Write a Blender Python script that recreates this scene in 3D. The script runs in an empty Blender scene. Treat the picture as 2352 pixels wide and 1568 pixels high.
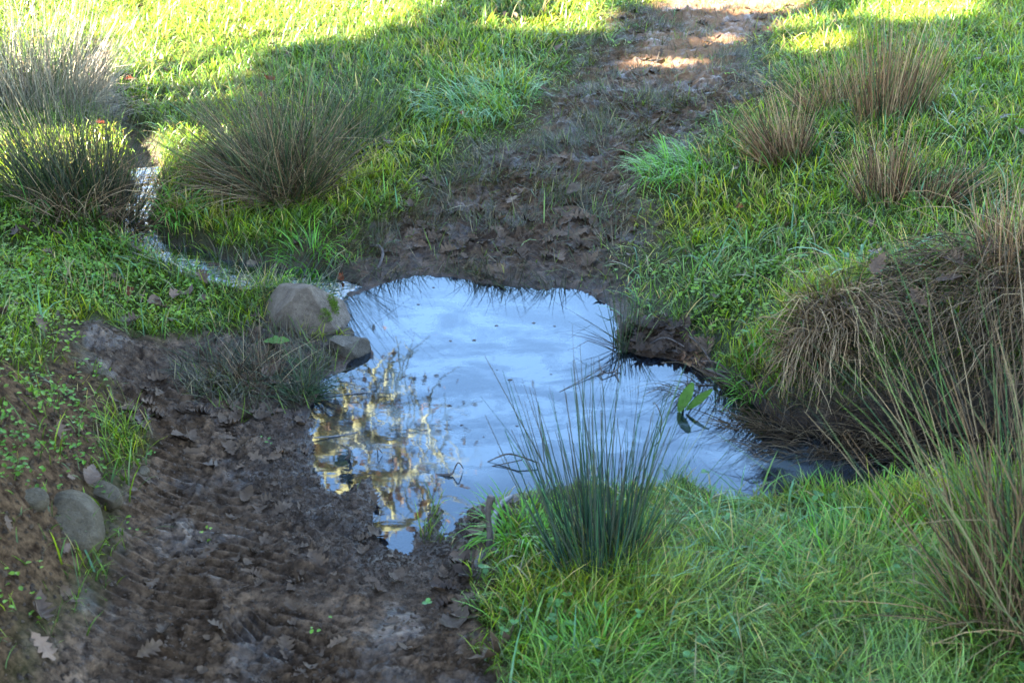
import bpy, bmesh, math, random
import numpy as np
from mathutils import Vector, Matrix

random.seed(7)
rng = np.random.default_rng(11)
SC = bpy.context.scene
COL = SC.collection

# ------------------------------------------------------------------ camera
CAM_H = 1.65
PITCH = math.radians(27.0)
FPX = 2911.0                       # focal length in pixels of a 2352 px wide picture
cam_data = bpy.data.cameras.new("camera")
cam = bpy.data.objects.new("camera", cam_data)
COL.objects.link(cam)
cam.location = (0, 0, CAM_H)
cam.rotation_euler = (math.radians(90) - PITCH, 0, 0)
cam_data.sensor_width = 36.0
cam_data.lens = 36.0 * FPX / 2352.0
cam_data.clip_start = 0.05
cam_data.clip_end = 2000
cam_data.dof.use_dof = True
cam_data.dof.focus_distance = 4.0
cam_data.dof.aperture_fstop = 8.0
SC.camera = cam

# ------------------------------------------------------------------ light
SUN = Vector((-0.80, -0.20, 0.56)).normalized()
SUN_EL = math.asin(SUN.z)
SUN_AZ = math.atan2(SUN.x, SUN.y)          # clockwise from +Y
world = bpy.data.worlds.new("World")
SC.world = world
world.use_nodes = True
wn = world.node_tree
sky = wn.nodes.new("ShaderNodeTexSky")
sky.sky_type = 'NISHITA'
sky.sun_disc = False
sky.sun_elevation = SUN_EL
sky.sun_rotation = SUN_AZ
sky.air_density = 1.0
sky.dust_density = 0.1
sky.ozone_density = 1.0
wn.nodes["Background"].inputs[1].default_value = 0.066
wn.links.new(sky.outputs[0], wn.nodes["Background"].inputs[0])

sun_data = bpy.data.lights.new("sun", 'SUN')
sun_data.energy = 5.0
sun_data.angle = math.radians(0.53)
sun_data.color = (1.0, 0.93, 0.80)
sun = bpy.data.objects.new("sun", sun_data)
COL.objects.link(sun)
sun.rotation_euler = SUN.to_track_quat('Z', 'Y').to_euler()
sun.location = (0, 0, 20)

SC.view_settings.view_transform = 'Standard'
SC.view_settings.look = 'None'
SC.view_settings.exposure = 4.76
SC.view_settings.gamma = 1.0
SC.view_settings.use_curve_mapping = False

# ------------------------------------------------------------------ helpers
SP, CP = math.sin(PITCH), math.cos(PITCH)

def ray(px, py):
    a = (px - 1176.0) / FPX
    b = (py - 784.0) / FPX
    return np.array([a, CP - b * SP, -SP - b * CP])

def at_h(px, py, h=0.0):
    d = ray(px, py)
    t = (h - CAM_H) / d[2]
    return np.array([d[0] * t, d[1] * t])

def project(x, y, z):
    zz = z - CAM_H
    dep = y * CP - zz * SP
    up = y * SP + zz * CP
    return 1176 + FPX * x / dep, 784 - FPX * up / dep, dep

def hash2(ix, iy, seed):
    with np.errstate(over='ignore'):
        n = (ix.astype(np.int64) * 374761393 + iy.astype(np.int64) * 668265263 + seed * 974634777) & 0xffffffff
        n = ((n ^ (n >> 13)) * 1274126177) & 0xffffffff
        n = (n ^ (n >> 16)) & 0xffffffff
    return n.astype(np.float64) / 4294967295.0

def vnoise(x, y, seed=0):
    xi = np.floor(x); yi = np.floor(y)
    fx = x - xi; fy = y - yi
    ux = fx * fx * fx * (fx * (fx * 6 - 15) + 10)
    uy = fy * fy * fy * (fy * (fy * 6 - 15) + 10)
    xi = xi.astype(np.int64); yi = yi.astype(np.int64)
    a = hash2(xi, yi, seed); b = hash2(xi + 1, yi, seed)
    c = hash2(xi, yi + 1, seed); d = hash2(xi + 1, yi + 1, seed)
    return (a * (1 - ux) + b * ux) * (1 - uy) + (c * (1 - ux) + d * ux) * uy * 1.0

def fbm(x, y, scale, octv=4, seed=0, gain=0.5):
    x = np.asarray(x, float); y = np.asarray(y, float)
    s = 0; a = 1; t = 0
    f = 1.0 / scale
    for o in range(octv):
        ca, sa = math.cos(0.6 * o), math.sin(0.6 * o)
        s = s + a * (vnoise((x * ca - y * sa) * f + 17.3 * o, (x * sa + y * ca) * f - 9.1 * o, seed + o) - 0.5)
        t += a * 0.5
        a *= gain
        f *= 2.03
    return s / t                    # about -1..1

def sstep(x, a, b):
    t = np.clip((x - a) / (b - a), 0, 1)
    return t * t * (3 - 2 * t)

def poly_sd(X, Y, P):
    """signed distance, negative inside"""
    P = np.asarray(P, float)
    d2 = np.full(X.shape, 1e9)
    inside = np.zeros(X.shape, bool)
    n = len(P)
    for i in range(n):
        ax, ay = P[i]; bx, by = P[(i + 1) % n]
        ex, ey = bx - ax, by - ay
        wx, wy = X - ax, Y - ay
        t = np.clip((wx * ex + wy * ey) / (ex * ex + ey * ey + 1e-12), 0, 1)
        dx, dy = wx - ex * t, wy - ey * t
        d2 = np.minimum(d2, dx * dx + dy * dy)
        c = (ay > Y) != (by > Y)
        with np.errstate(divide='ignore', invalid='ignore'):
            xi = ax + (Y - ay) * ex / (ey if abs(ey) > 1e-12 else 1e-12)
        inside ^= c & (X < xi)
    d = np.sqrt(d2)
    return np.where(inside, -d, d)

def line_d(X, Y, P):
    """distance to a polyline and fractional index along it"""
    P = np.asarray(P, float)
    best = np.full(X.shape, 1e9); par = np.zeros(X.shape)
    for i in range(len(P) - 1):
        ax, ay = P[i]; bx, by = P[i + 1]
        ex, ey = bx - ax, by - ay
        wx, wy = X - ax, Y - ay
        t = np.clip((wx * ex + wy * ey) / (ex * ex + ey * ey + 1e-12), 0, 1)
        d = np.hypot(wx - ex * t, wy - ey * t)
        m = d < best
        best = np.where(m, d, best); par = np.where(m, i + t, par)
    return best, par

# ------------------------------------------------------------------ ground layout
POOL_PX = [(792, 688), (870, 655), (960, 632), (1050, 642), (1150, 657), (1240, 662), (1340, 668),
           (1398, 702), (1418, 745), (1425, 800), (1480, 822), (1560, 826), (1640, 868), (1700, 900),
           (1760, 942), (1800, 975), (1900, 985), (2050, 985), (2200, 985), (2352, 1000), (2600, 1040),
           (2900, 1100), (2900, 1360), (2600, 1300), (2352, 1262), (2150, 1218), (2050, 1190), (1900, 1165),
           (1800, 1150), (1700, 1150), (1620, 1122), (1560, 1095), (1500, 1120), (1420, 1125), (1350, 1110),
           (1270, 1122), (1195, 1136), (1131, 1150), (1094, 1168), (1058, 1196), (1022, 1240), (1010, 1214),
           (1003, 1162), (980, 1200), (957, 1236), (932, 1272), (880, 1250), (864, 1214), (864, 1145),
           (849, 1099), (820, 1111), (790, 1134), (760, 1122), (712, 1085), (718, 1000), (722, 935),
           (742, 872), (800, 852), (826, 812), (778, 765), (786, 712)]
POOL = np.array([at_h(*p) for p in POOL_PX])

CTRL = [  # px, py, height
    (500,1300,.05),(300,1500,.07),(800,1500,.05),(1000,1400,.05),(450,1000,.05),(600,850,.035),(350,880,.07),
    (100,1250,.20),(0,1100,.34),(60,900,.30),(130,760,.22),(0,1450,.24),(250,800,.12),(210,1350,.10),(230,1180,.11),
    (290,1040,.08),(170,1000,.2),(-300,1100,.45),(-300,700,.35),(60,1600,.12),
    (0,560,.16),(200,560,.12),(400,700,.07),(0,680,.22),(700,680,.03),(560,560,.08),(260,660,.12),
    (1500,1250,.07),(1900,1300,.10),(2300,1400,.18),(1300,1500,.06),(2000,1560,.12),(1250,1200,.045),(2500,1500,.2),
    (1150,1350,.05),
    (1500,740,.05),(1650,740,.10),(1850,720,.26),(1980,760,.30),(2150,720,.36),(2340,800,.40),(2500,700,.45),(2100,880,.24),(1820,880,.12),
    (2200,560,.30),(2000,450,.24),(1700,450,.15),(1550,520,.09),(2300,250,.34),(2000,200,.26),(2500,0,.36),
    (1300,560,.07),(1250,400,.10),(1450,250,.13),(1600,100,.16),(1650,-50,.2),(1130,600,.05),
    (900,450,.09),(600,450,.11),(1000,200,.16),(700,150,.15),(500,300,.13),(900,0,.2),(400,0,.17),(100,0,.17),
    (100,250,.15),(150,450,.14),(420,400,.14),(-200,200,.18),(800,580,.06)]
cp = np.array([at_h(a, b, c) for a, b, c in CTRL]); ch = np.array([c[2] for c in CTRL])
extra = [(-6,-3,.6),(0,-3,.2),(6,-3,.4),(-8,4,.6),(8,4,.8),(-8,10,.5),(0,12,.5),(8,11,.9),(-14,20,.7),(14,20,1.0),
         (0,22,.6),(-14,-10,.9),(14,-10,.8),(0,-12,.4),(0,0.6,.07),(-1.5,.5,.22),(1.6,.6,.14)]
cp = np.vstack([cp, [(e[0], e[1]) for e in extra]]); ch = np.append(ch, [e[2] for e in extra])

def _phi(r):
    return r * r * np.log(r + 1e-9)
N = len(cp)
D = np.hypot(cp[:, None, 0] - cp[None, :, 0], cp[:, None, 1] - cp[None, :, 1])
A = np.zeros((N + 3, N + 3))
A[:N, :N] = _phi(D) + np.eye(N) * 0.02
A[:N, N] = 1; A[:N, N + 1:] = cp; A[N, :N] = 1; A[N + 1:, :N] = cp.T
wts = np.linalg.solve(A, np.append(ch, [0, 0, 0]))

def rbf(x, y):
    s = np.full(x.shape, wts[N]) + wts[N + 1] * x + wts[N + 2] * y
    for i in range(N):
        s = s + wts[i] * _phi(np.hypot(x - cp[i, 0], y - cp[i, 1]))
    return s

def axis(parts):
    out = []
    for a, b, st in parts:
        out.append(np.arange(a, b - st * 0.3, st))
    return np.concatenate(out)

def geo_far(a, b, n):
    return np.sign(a) * np.geomspace(abs(a), abs(b), n)

gx = np.concatenate([geo_far(-7, -400, 16)[::-1], axis([(-6.9, -3.6, .15), (-3.6, -1.9, .024), (-1.9, -1.15, .0105), (-1.15, .05, .0062), (.05, 1.2, .0105), (1.2, 2.0, .016), (2.0, 3.6, .024), (3.6, 7, .15)]), geo_far(7.1, 400, 16)])
gy = np.concatenate([geo_far(-3, -400, 14)[::-1], axis([(-2.9, 1.2, .15), (1.2, 1.6, .03), (1.6, 2.85, .0062), (2.85, 4.5, .0105), (4.5, 6.4, .019), (6.4, 9.6, .032), (9.6, 16, .2)]), geo_far(16.1, 500, 18)])
GX, GY = np.meshgrid(gx, gy)

near = (np.abs(GX) < 16) & (GY > -13) & (GY < 22)
cl_x = np.clip(GX, -14, 14); cl_y = np.clip(GY, -12, 22)
HB = rbf(cl_x, cl_y)
far_r = np.hypot(GX, GY)
HB = HB + sstep(far_r, 20, 300) * (6 + 10 * fbm(GX, GY, 120, 3, 5)) * (GY > -1e9)
HB = np.maximum(HB, .02)

def at(px, py, h0=None):
    """point on the terrain seen at this place"""
    h = 0.1 if h0 is None else h0
    for _ in range(14):
        p = at_h(px, py, h)
        hn = H(np.array([p[0]]), np.array([p[1]]))[0]
        h = 0.5 * h + 0.5 * hn
    p = at_h(px, py, h)
    return Vector((p[0], p[1], H(np.array([p[0]]), np.array([p[1]]))[0]))

def interp(F, x, y):
    x = np.asarray(x, float); y = np.asarray(y, float)
    i = np.clip(np.searchsorted(gx, x) - 1, 0, len(gx) - 2)
    j = np.clip(np.searchsorted(gy, y) - 1, 0, len(gy) - 2)
    u = np.clip((x - gx[i]) / (gx[i + 1] - gx[i]), 0, 1); v = np.clip((y - gy[j]) / (gy[j + 1] - gy[j]), 0, 1)
    return (F[j, i] * (1 - u) + F[j, i + 1] * u) * (1 - v) + (F[j + 1, i] * (1 - u) + F[j + 1, i + 1] * u) * v

HG = HB
def H(x, y):
    return interp(HG, x, y)

def wpoly(pts):
    return np.array([at(*p)[:2] for p in pts])

# zones, drawn on the ground by where they are seen
Z_PATH = wpoly([(790,690),(745,640),(790,590),(860,530),(960,455),(1100,390),(1200,330),(1260,250),(1330,160),(1430,80),(1500,0),(1560,-120),
                (1900,-120),(1790,0),(1750,60),(1700,140),(1690,210),(1640,280),(1560,330),(1500,400),(1455,480),(1430,560),(1420,640),(1408,705),(1300,760),(900,760)])
Z_MUD = wpoly([(420,770),(560,760),(620,720),(760,770),(860,820),(840,900),(840,1000),(860,1120),(1000,1200),(1100,1150),(1180,1140),(1160,1220),(1110,1310),(1090,1400),
               (1150,1490),(1180,1580),(1220,1800),(-100,1800),(30,1568),(120,1450),(200,1330),(225,1200),(270,1050),(300,980),(250,890),(190,830),(150,740),(230,720),(320,760)])
Z_SOIL = wpoly([(-500,830),(0,820),(60,840),(130,720),(250,760),(300,900),(300,1050),(240,1200),(240,1400),(80,1800),(-500,1800)])
Z_DRY = wpoly([(1430,120),(1500,60),(1530,-60),(1900,-60),(1780,40),(1740,110),(1640,180),(1460,185),(1400,170)])
Z_PENIN = wpoly([(1425,740),(1500,722),(1580,735),(1640,800),(1720,870),(1780,930),(1740,960),(1640,900),(1560,850),(1430,830)])
Z_WEED = wpoly([(-400,500),(150,500),(300,560),(560,690),(600,740),(420,770),(240,730),(60,830),(-400,820)])
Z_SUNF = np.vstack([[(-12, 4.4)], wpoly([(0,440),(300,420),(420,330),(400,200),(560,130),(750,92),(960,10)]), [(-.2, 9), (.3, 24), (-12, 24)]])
Z_LUSH = wpoly([(1180,1330),(1560,1090),(1900,1120),(2200,1180),(2700,1300),(2700,1900),(1230,1900),(1190,1560)])
Z_SIDE = wpoly([(1180,1150),(1300,1040),(1560,1060),(1500,1200),(1180,1500),(1080,1420),(1110,1300)])
Z_TUSS = wpoly([(1780,700),(1900,640),(2050,660),(2200,620),(2600,600),(2700,1100),(2000,1060),(1800,960)])
Z_TUFTS = wpoly([(1520,560),(1620,640),(1780,620),(1900,560),(2200,560),(2352,560),(2352,480),(1900,420),(1600,440)])

POOLSD0 = poly_sd(cl_x, cl_y, POOL)
SDN = fbm(GX, GY, .10, 3, 21) * .013 + fbm(GX, GY, .03, 2, 22) * .004
sd = POOLSD0 + SDN * sstep(np.abs(GX), 7, 3)
m_path = sstep(-poly_sd(cl_x, cl_y, Z_PATH) + fbm(GX, GY, .3, 4, 31, .6) * .18, -.26, .12)
m_mud = sstep(-poly_sd(cl_x, cl_y, Z_MUD) + fbm(GX, GY, .15, 3, 32) * .05, -.04, .06)
m_soil = sstep(-poly_sd(cl_x, cl_y, Z_SOIL) + fbm(GX, GY, .15, 3, 33) * .05, -.04, .06)
m_dry = sstep(-poly_sd(cl_x, cl_y, Z_DRY) + fbm(GX, GY, .4, 3, 34) * .2, -.15, .2)
m_pen = sstep(-poly_sd(cl_x, cl_y, Z_PENIN) + fbm(GX, GY, .1, 3, 35) * .02, -.02, .03)
m_weed = sstep(-poly_sd(cl_x, cl_y, Z_WEED), -.1, .1)
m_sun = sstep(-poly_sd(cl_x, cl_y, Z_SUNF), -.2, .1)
m_lush = sstep(-poly_sd(cl_x, cl_y, Z_LUSH), -.06, .1)
m_side = sstep(-poly_sd(cl_x, cl_y, wpoly([(1180,1130),(1300,1040),(1560,1050),(1900,1120),(2300,1200),(2300,1290),(1900,1220),(1500,1230),(1250,1320),(1150,1300)])), -.05, .05)
m_tuss = sstep(-poly_sd(cl_x, cl_y, Z_TUSS), -.06, .06)
mud_all = np.clip(m_path + m_mud + m_pen, 0, 1)

# relief
n1 = fbm(GX, GY, .28, 3, 1) * .010
n2 = fbm(GX, GY, .075, 4, 2, .65) * .012
rid = (1 - np.abs(fbm(GX, GY, .05, 4, 3, .62))) ** 3 - .45
n3 = rid * .014
lump = np.maximum(0, fbm(GX, GY, .030, 3, 4, .7) - .1) * .026
flk = fbm(GX, GY, .07, 4, 17, .6) * 5; flk = np.floor(flk) + sstep(flk - np.floor(flk), .75, 1.0)
mudrel = n1 + n2 + n3 + lump + flk * .0045
# the churned edge of the pool
churn = sstep(-poly_sd(cl_x, cl_y, wpoly([(700,1050),(860,1080),(880,1240),(1010,1150),(1100,1160),(1130,1240),(1090,1380),(980,1420),(820,1290),(640,1180),(560,1060),(600,950),(720,940)])), -.08, .08)
mudrel = mudrel + churn * (np.maximum(0, fbm(GX, GY, .06, 4, 6, .65)) * .034 - .004)
# tyre and boot tread
def tread(pts, wl, ang, amp, width):
    P = np.array([at(*p)[:2] for p in pts])
    d, par = line_d(GX, GY, P)
    m = sstep(-d, -width, -width * .75)
    ph = (GX * math.cos(ang) + GY * math.sin(ang)) / wl + .3 * fbm(GX, GY, .2, 2, 9)
    s = np.clip(np.sin(ph * 2 * math.pi) * 2.2, -1, 1)
    brk = sstep(fbm(GX, GY, .12, 2, 12), -.5, .05)
    return m * brk * 1.35 * (amp * s - amp * 1.2), m
smooth = np.zeros_like(GX)
for args in [([(330,1500),(270,1330),(300,1180),(390,1050)], .030, 1.45, .0042, .085),
             ([(700,1500),(600,1290),(540,1120)], .030, 1.2, .0045, .06),
             ([(560,1160),(700,1130)], .036, 1.75, .006, .07), ([(420,1400),(480,1290),(500,1200)], .034, 1.6, .005, .06), ([(760,1420),(700,1330)], .032, 1.1, .005, .05), ([(600,1540),(680,1470)], .03, .9, .005, .05),
             ([(545,1452),(600,1400)], .021, .8, .007, .035),
             ([(900,1500),(960,1400)], .025, 1.9, .004, .06)]:
    a, m = tread(*args)
    mudrel = mudrel * (1 - .6 * m) + a
# smooth smeared patches
sm = sstep(fbm(GX, GY, .22, 2, 14), .18, .42)
mudrel = mudrel * (1 - .75 * sm * m_mud)
grassrel = fbm(GX, GY, .35, 3, 8) * .02 + fbm(GX, GY, .09, 2, 10) * .010
soilrel = fbm(GX, GY, .16, 4, 15, .6) * .022 + lump * .5 + fbm(GX, GY, .03, 3, 16, .6) * .008
msk_soil = m_soil * (1 - m_mud)
rel = mudrel * mud_all + (1 - mud_all) * (soilrel * msk_soil + grassrel * (1 - msk_soil))
rel = rel * sstep(far_r, 60, 12)
bw = .11 + .10 * m_path + .05 * m_lush - .05 * m_tuss
out = 1 - np.exp(-np.maximum(sd, 0) / bw)
inn = -(1 - np.exp(np.minimum(sd, 0) / .07)) * .075
HG = np.where(sd > 0, HB * out, inn) + rel * np.where(sd > 0, .35 + .65 * out, .16 + .45 * np.exp(np.minimum(sd, 0) / .035))
HG = np.where((sd > .01) & (HG < .003), .003 + .2 * np.abs(rel), HG)

# stream
STREAM = [(235,110,.125,.02),(212,150,.118,.05),(225,200,.11,.015),(285,290,.098,.01),(335,370,.085,.02),(335,410,.072,.035),(322,450,.062,.035),(305,510,.052,.035),
          (320,560,.044,.045),(400,592,.036,.075),(500,622,.026,.095),(600,640,.016,.10),(690,640,.010,.065),(780,668,.001,.04),(860,690,-.006,.04)]
SPTS = np.array([at_h(a, b, c) for a, b, c, w in STREAM]); SLV = np.array([s[2] for s in STREAM]); SW = np.array([s[3] for s in STREAM])
sdist, spar = line_d(GX, GY, SPTS)
slev = np.interp(spar, np.arange(len(SLV)), SLV); swid = np.interp(spar, np.arange(len(SW)), SW)
k = sstep(sdist + fbm(GX, GY, .08, 3, 41) * .03, swid * .75, swid * .75 + .08)
endf = sstep(spar, 13.6, 12.6)
bed = slev - .022 + fbm(GX, GY, .05, 3, 42) * .012
HS = bed * (1 - k) + np.maximum(HG, slev + .012 + .02 * k) * k
infl = sstep(sdist, .45, .2) * endf
HG = np.where(infl > 0, HS * infl + HG * (1 - infl), HG)
m_str = np.clip((1 - k) * endf, 0, 1) * (sdist < .4)

# ------------------------------------------------------------------ mesh building
def mesh_tris(name, V, T, cols=None, mat=None, smooth=True):
    me = bpy.data.meshes.new(name)
    V = np.ascontiguousarray(V, dtype=np.float32); T = np.ascontiguousarray(T, dtype=np.int32)
    n = T.shape[1]
    me.vertices.add(len(V)); me.vertices.foreach_set("co", V.ravel())
    me.loops.add(T.size); me.loops.foreach_set("vertex_index", T.ravel())
    me.polygons.add(len(T))
    me.polygons.foreach_set("loop_start", np.arange(0, T.size, n, dtype=np.int32))
    me.polygons.foreach_set("loop_total", np.full(len(T), n, dtype=np.int32))
    me.polygons.foreach_set("use_smooth", np.full(len(T), smooth, dtype=bool))
    me.update(calc_edges=True)
    if cols is not None:
        at_ = me.color_attributes.new("col", 'FLOAT_COLOR', 'POINT')
        c = np.ones((len(V), 4), dtype=np.float32); c[:, :cols.shape[1]] = cols
        at_.data.foreach_set("color", c.ravel())
    if mat: me.materials.append(mat)
    return me

def put(name, me, parent=None, **props):
    o = bpy.data.objects.new(name, me)
    COL.objects.link(o)
    if parent: o.parent = parent
    for k_, v in props.items(): o[k_] = v
    return o

def empty(name, loc, **props):
    o = bpy.data.objects.new(name, None)
    o.empty_display_size = .05
    COL.objects.link(o); o.location = loc
    for k_, v in props.items(): o[k_] = v
    return o

class NT:
    def __init__(s, name):
        s.m = bpy.data.materials.new(name); s.m.use_nodes = True
        s.t = s.m.node_tree; s.t.nodes.clear()
        s.out = s.t.nodes.new("ShaderNodeOutputMaterial")
    def n(s, typ, **kw):
        nd = s.t.nodes.new(typ)
        for k_, v in kw.items():
            if k_ in nd.inputs.keys(): 
                tgt = nd.inputs[k_]
                if hasattr(v, 'links') or isinstance(v, bpy.types.NodeSocket): s.t.links.new(v, tgt)
                else: tgt.default_value = v
            else: setattr(nd, k_, v)
        return nd
    def l(s, a, b): s.t.links.new(a, b)
    def noise(s, scale, detail=4, rough=.55, vec=None):
        nd = s.t.nodes.new("ShaderNodeTexNoise")
        nd.inputs["Scale"].default_value = scale; nd.inputs["Detail"].default_value = detail; nd.inputs["Roughness"].default_value = rough
        if vec is not None: s.l(vec, nd.inputs["Vector"])
        return nd.outputs["Fac"]
    def ramp(s, fac, stops, interp='LINEAR'):
        nd = s.t.nodes.new("ShaderNodeValToRGB"); nd.color_ramp.interpolation = interp
        el = nd.color_ramp.elements
        while len(el) < len(stops): el.new(.5)
        for e, (p, c) in zip(el, stops):
            e.position = p; e.color = (*c, 1) if len(c) == 3 else c
        s.l(fac, nd.inputs[0]); return nd.outputs[0]
    def mix(s, fac, a, b, blend='MIX'):
        nd = s.t.nodes.new("ShaderNodeMix"); nd.data_type = 'RGBA'; nd.blend_type = blend
        for v, i in ((fac, 0), (a, 6), (b, 7)):
            if isinstance(v, bpy.types.NodeSocket): s.l(v, nd.inputs[i])
            elif isinstance(v, (int, float)): nd.inputs[i].default_value = v
            else: nd.inputs[i].default_value = (*v, 1)
        return nd.outputs[2]
    def math(s, op, a, b=0.0, c=0.0):
        nd = s.t.nodes.new("ShaderNodeMath"); nd.operation = op
        for i, v in enumerate((a, b, c)):
            if isinstance(v, bpy.types.NodeSocket): s.l(v, nd.inputs[i])
            else: nd.inputs[i].default_value = v
        return nd.outputs[0]
    def bump(s, h, strength=.5, dist=.01, normal=None):
        nd = s.t.nodes.new("ShaderNodeBump"); nd.inputs["Strength"].default_value = strength; nd.inputs["Distance"].default_value = dist
        s.l(h, nd.inputs["Height"])
        if normal is not None: s.l(normal, nd.inputs["Normal"])
        return nd.outputs[0]
    def bsdf(s, color, rough=.6, normal=None, spec=.5, trans=0.0, tcol=None):
        p = s.t.nodes.new("ShaderNodeBsdfPrincipled")
        for v, nm in ((color, "Base Color"), (rough, "Roughness"), (spec, "Specular IOR Level")):
            if isinstance(v, bpy.types.NodeSocket): s.l(v, p.inputs[nm])
            elif isinstance(v, (int, float)): p.inputs[nm].default_value = v
            else: p.inputs[nm].default_value = (*v, 1)
        if normal is not None: s.l(normal, p.inputs["Normal"])
        res = p.outputs[0]
        if trans > 0:
            tr = s.t.nodes.new("ShaderNodeBsdfTranslucent")
            src = tcol if tcol is not None else color
            if isinstance(src, bpy.types.NodeSocket): s.l(src, tr.inputs[0])
            else: tr.inputs[0].default_value = (*src, 1)
            mx = s.t.nodes.new("ShaderNodeMixShader"); mx.inputs[0].default_value = trans
            s.l(res, mx.inputs[1]); s.l(tr.outputs[0], mx.inputs[2]); res = mx.outputs[0]
        return res
    def done(s, sh):
        s.l(sh, s.out.inputs[0]); return s.m
    def attr(s, name):
        nd = s.t.nodes.new("ShaderNodeAttribute"); nd.attribute_name = name; return nd
    def pos(s):
        return s.t.nodes.new("ShaderNodeNewGeometry").outputs["Position"]

# ------------------------------------------------------------------ materials
def mat_ground():
    m = NT("ground")
    P = m.pos()
    z1 = m.attr("z1")    # r mud, g wet, b dry
    sp = m.t.nodes.new("ShaderNodeSeparateColor"); m.l(z1.outputs["Color"], sp.inputs[0])
    z2 = m.attr("z2")    # r soil, g peninsula/litter, b stream bed
    sp2 = m.t.nodes.new("ShaderNodeSeparateColor"); m.l(z2.outputs["Color"], sp2.inputs[0])
    nb = m.noise(5, 5, .6, P); nf = m.noise(44, 7, .72, P); nm = m.noise(130, 5, .75, P); nl = m.noise(1.7, 3, .5, P)
    # trodden plates: distorted cells, each at its own height
    ds = m.t.nodes.new("ShaderNodeVectorMath"); ds.operation = 'MULTIPLY_ADD'
    nz = m.t.nodes.new("ShaderNodeTexNoise"); nz.inputs["Scale"].default_value = 30; nz.inputs["Detail"].default_value = 4; m.l(P, nz.inputs["Vector"])
    m.l(nz.outputs["Color"], ds.inputs[0]); ds.inputs[1].default_value = (.05, .05, .05); m.l(P, ds.inputs[2])
    def plates(sc):
        vo = m.t.nodes.new("ShaderNodeTexVoronoi"); vo.inputs["Scale"].default_value = sc; m.l(ds.outputs[0], vo.inputs["Vector"])
        q = m.t.nodes.new("ShaderNodeSeparateColor"); m.l(vo.outputs["Color"], q.inputs[0]); return q.outputs[0]
    p1 = plates(38); p2 = plates(95)
    mudc = m.ramp(nb, [(.30, (.060, .033, .017)), (.50, (.118, .070, .039)), (.70, (.215, .132, .078))])
    mudc = m.mix(m.ramp(nf, [(.40, (0, 0, 0)), (.60, (1, 1, 1))]), m.mix(.86, mudc, (.020, .010, .004)), mudc)  # crevice shade painted in: hollows of the fine noise turn near black
    mudc = m.mix(m.math('MULTIPLY', m.ramp(p1, [(.25, (0, 0, 0)), (.75, (1, 1, 1))]), .45), mudc, m.mix(1.0, mudc, (.45, .43, .42), 'MULTIPLY'))
    mudc = m.mix(m.math('MULTIPLY', m.ramp(p2, [(.2, (0, 0, 0)), (.9, (1, 1, 1))]), .35), mudc, m.mix(1.0, mudc, (1.6, 1.55, 1.5), 'MULTIPLY'))
    dryc = m.ramp(nf, [(.3, (.15, .075, .036)), (.7, (.27, .150, .080))])
    soilc = m.ramp(nf, [(.40, (.022, .011, .005)), (.64, (.125, .072, .036))])
    turf = m.ramp(m.noise(25, 5, .6, P), [(.30, (.016, .015, .004)), (.6, (.035, .048, .008)), (.8, (.055, .045, .018))])
    c = m.mix(sp2.outputs[0], turf, soilc)
    c = m.mix(sp.outputs[0], c, mudc)
    c = m.mix(sp.outputs[2], c, dryc)
    c = m.mix(sp.outputs[1], c, m.mix(1.0, c, (.50, .47, .46), 'MULTIPLY'))
    c = m.mix(sp2.outputs[2], c, m.ramp(nf, [(.3, (.02, .012, .005)), (.7, (.07, .045, .018))]))
    # smeared wet patches are glossy, the rest nearly matt
    wp_ = m.math('MULTIPLY', m.ramp(m.noise(7, 5, .65, P), [(.50, (0, 0, 0)), (.62, (1, 1, 1))]), sp.outputs[0])
    wp_ = m.math('MAXIMUM', wp_, m.math('MULTIPLY', sp.outputs[1], .9))
    rg = m.math('SUBTRACT', .85, m.math('MULTIPLY', wp_, .50))
    spc = m.math('ADD', .04, m.math('MULTIPLY', wp_, .42))
    b0 = m.bump(p1, .8, .006)
    b1 = m.bump(nf, .8, .014, b0)
    b2 = m.bump(p2, .7, .003, b1)
    b3 = m.bump(nm, .7, .004, b2)
    return m.done(m.bsdf(c, rg, b3, spc))

def mat_veg(name, rough=.42, trans=.35, spec=.45, boost=1.25):
    m = NT(name)
    a = m.attr("col").outputs["Color"]
    t = m.mix(1.0, a, (boost, boost * 1.05, boost * .5), 'MULTIPLY')
    return m.done(m.bsdf(a, rough, None, spec, trans, t))

def mat_leaf(name, ca, cb, rough=.55, mudamt=.4, trans=.12):
    m = NT(name)
    tc = m.t.nodes.new("ShaderNodeTexCoord").outputs["Object"]
    oi = m.t.nodes.new("ShaderNodeObjectInfo").outputs["Random"]
    P = m.pos()
    n = m.noise(45, 5, .6, P)
    c = m.mix(m.ramp(n, [(.35, (0, 0, 0)), (.65, (1, 1, 1))]), ca, cb)
    k_ = m.math('MULTIPLY', m.ramp(m.noise(18, 4, .6, P), [(.42, (0, 0, 0)), (.6, (1, 1, 1))]), mudamt)
    c = m.mix(k_, c, (.105, .065, .040))
    bright = m.math('ADD', .5, m.math('MULTIPLY', oi, .75))
    hs = m.t.nodes.new("ShaderNodeHueSaturation"); m.l(bright, hs.inputs["Value"]); m.l(c, hs.inputs["Color"])
    return m.done(m.bsdf(hs.outputs[0], rough, m.bump(m.noise(140, 3, .6, P), .6, .003), .12, trans))

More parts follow.
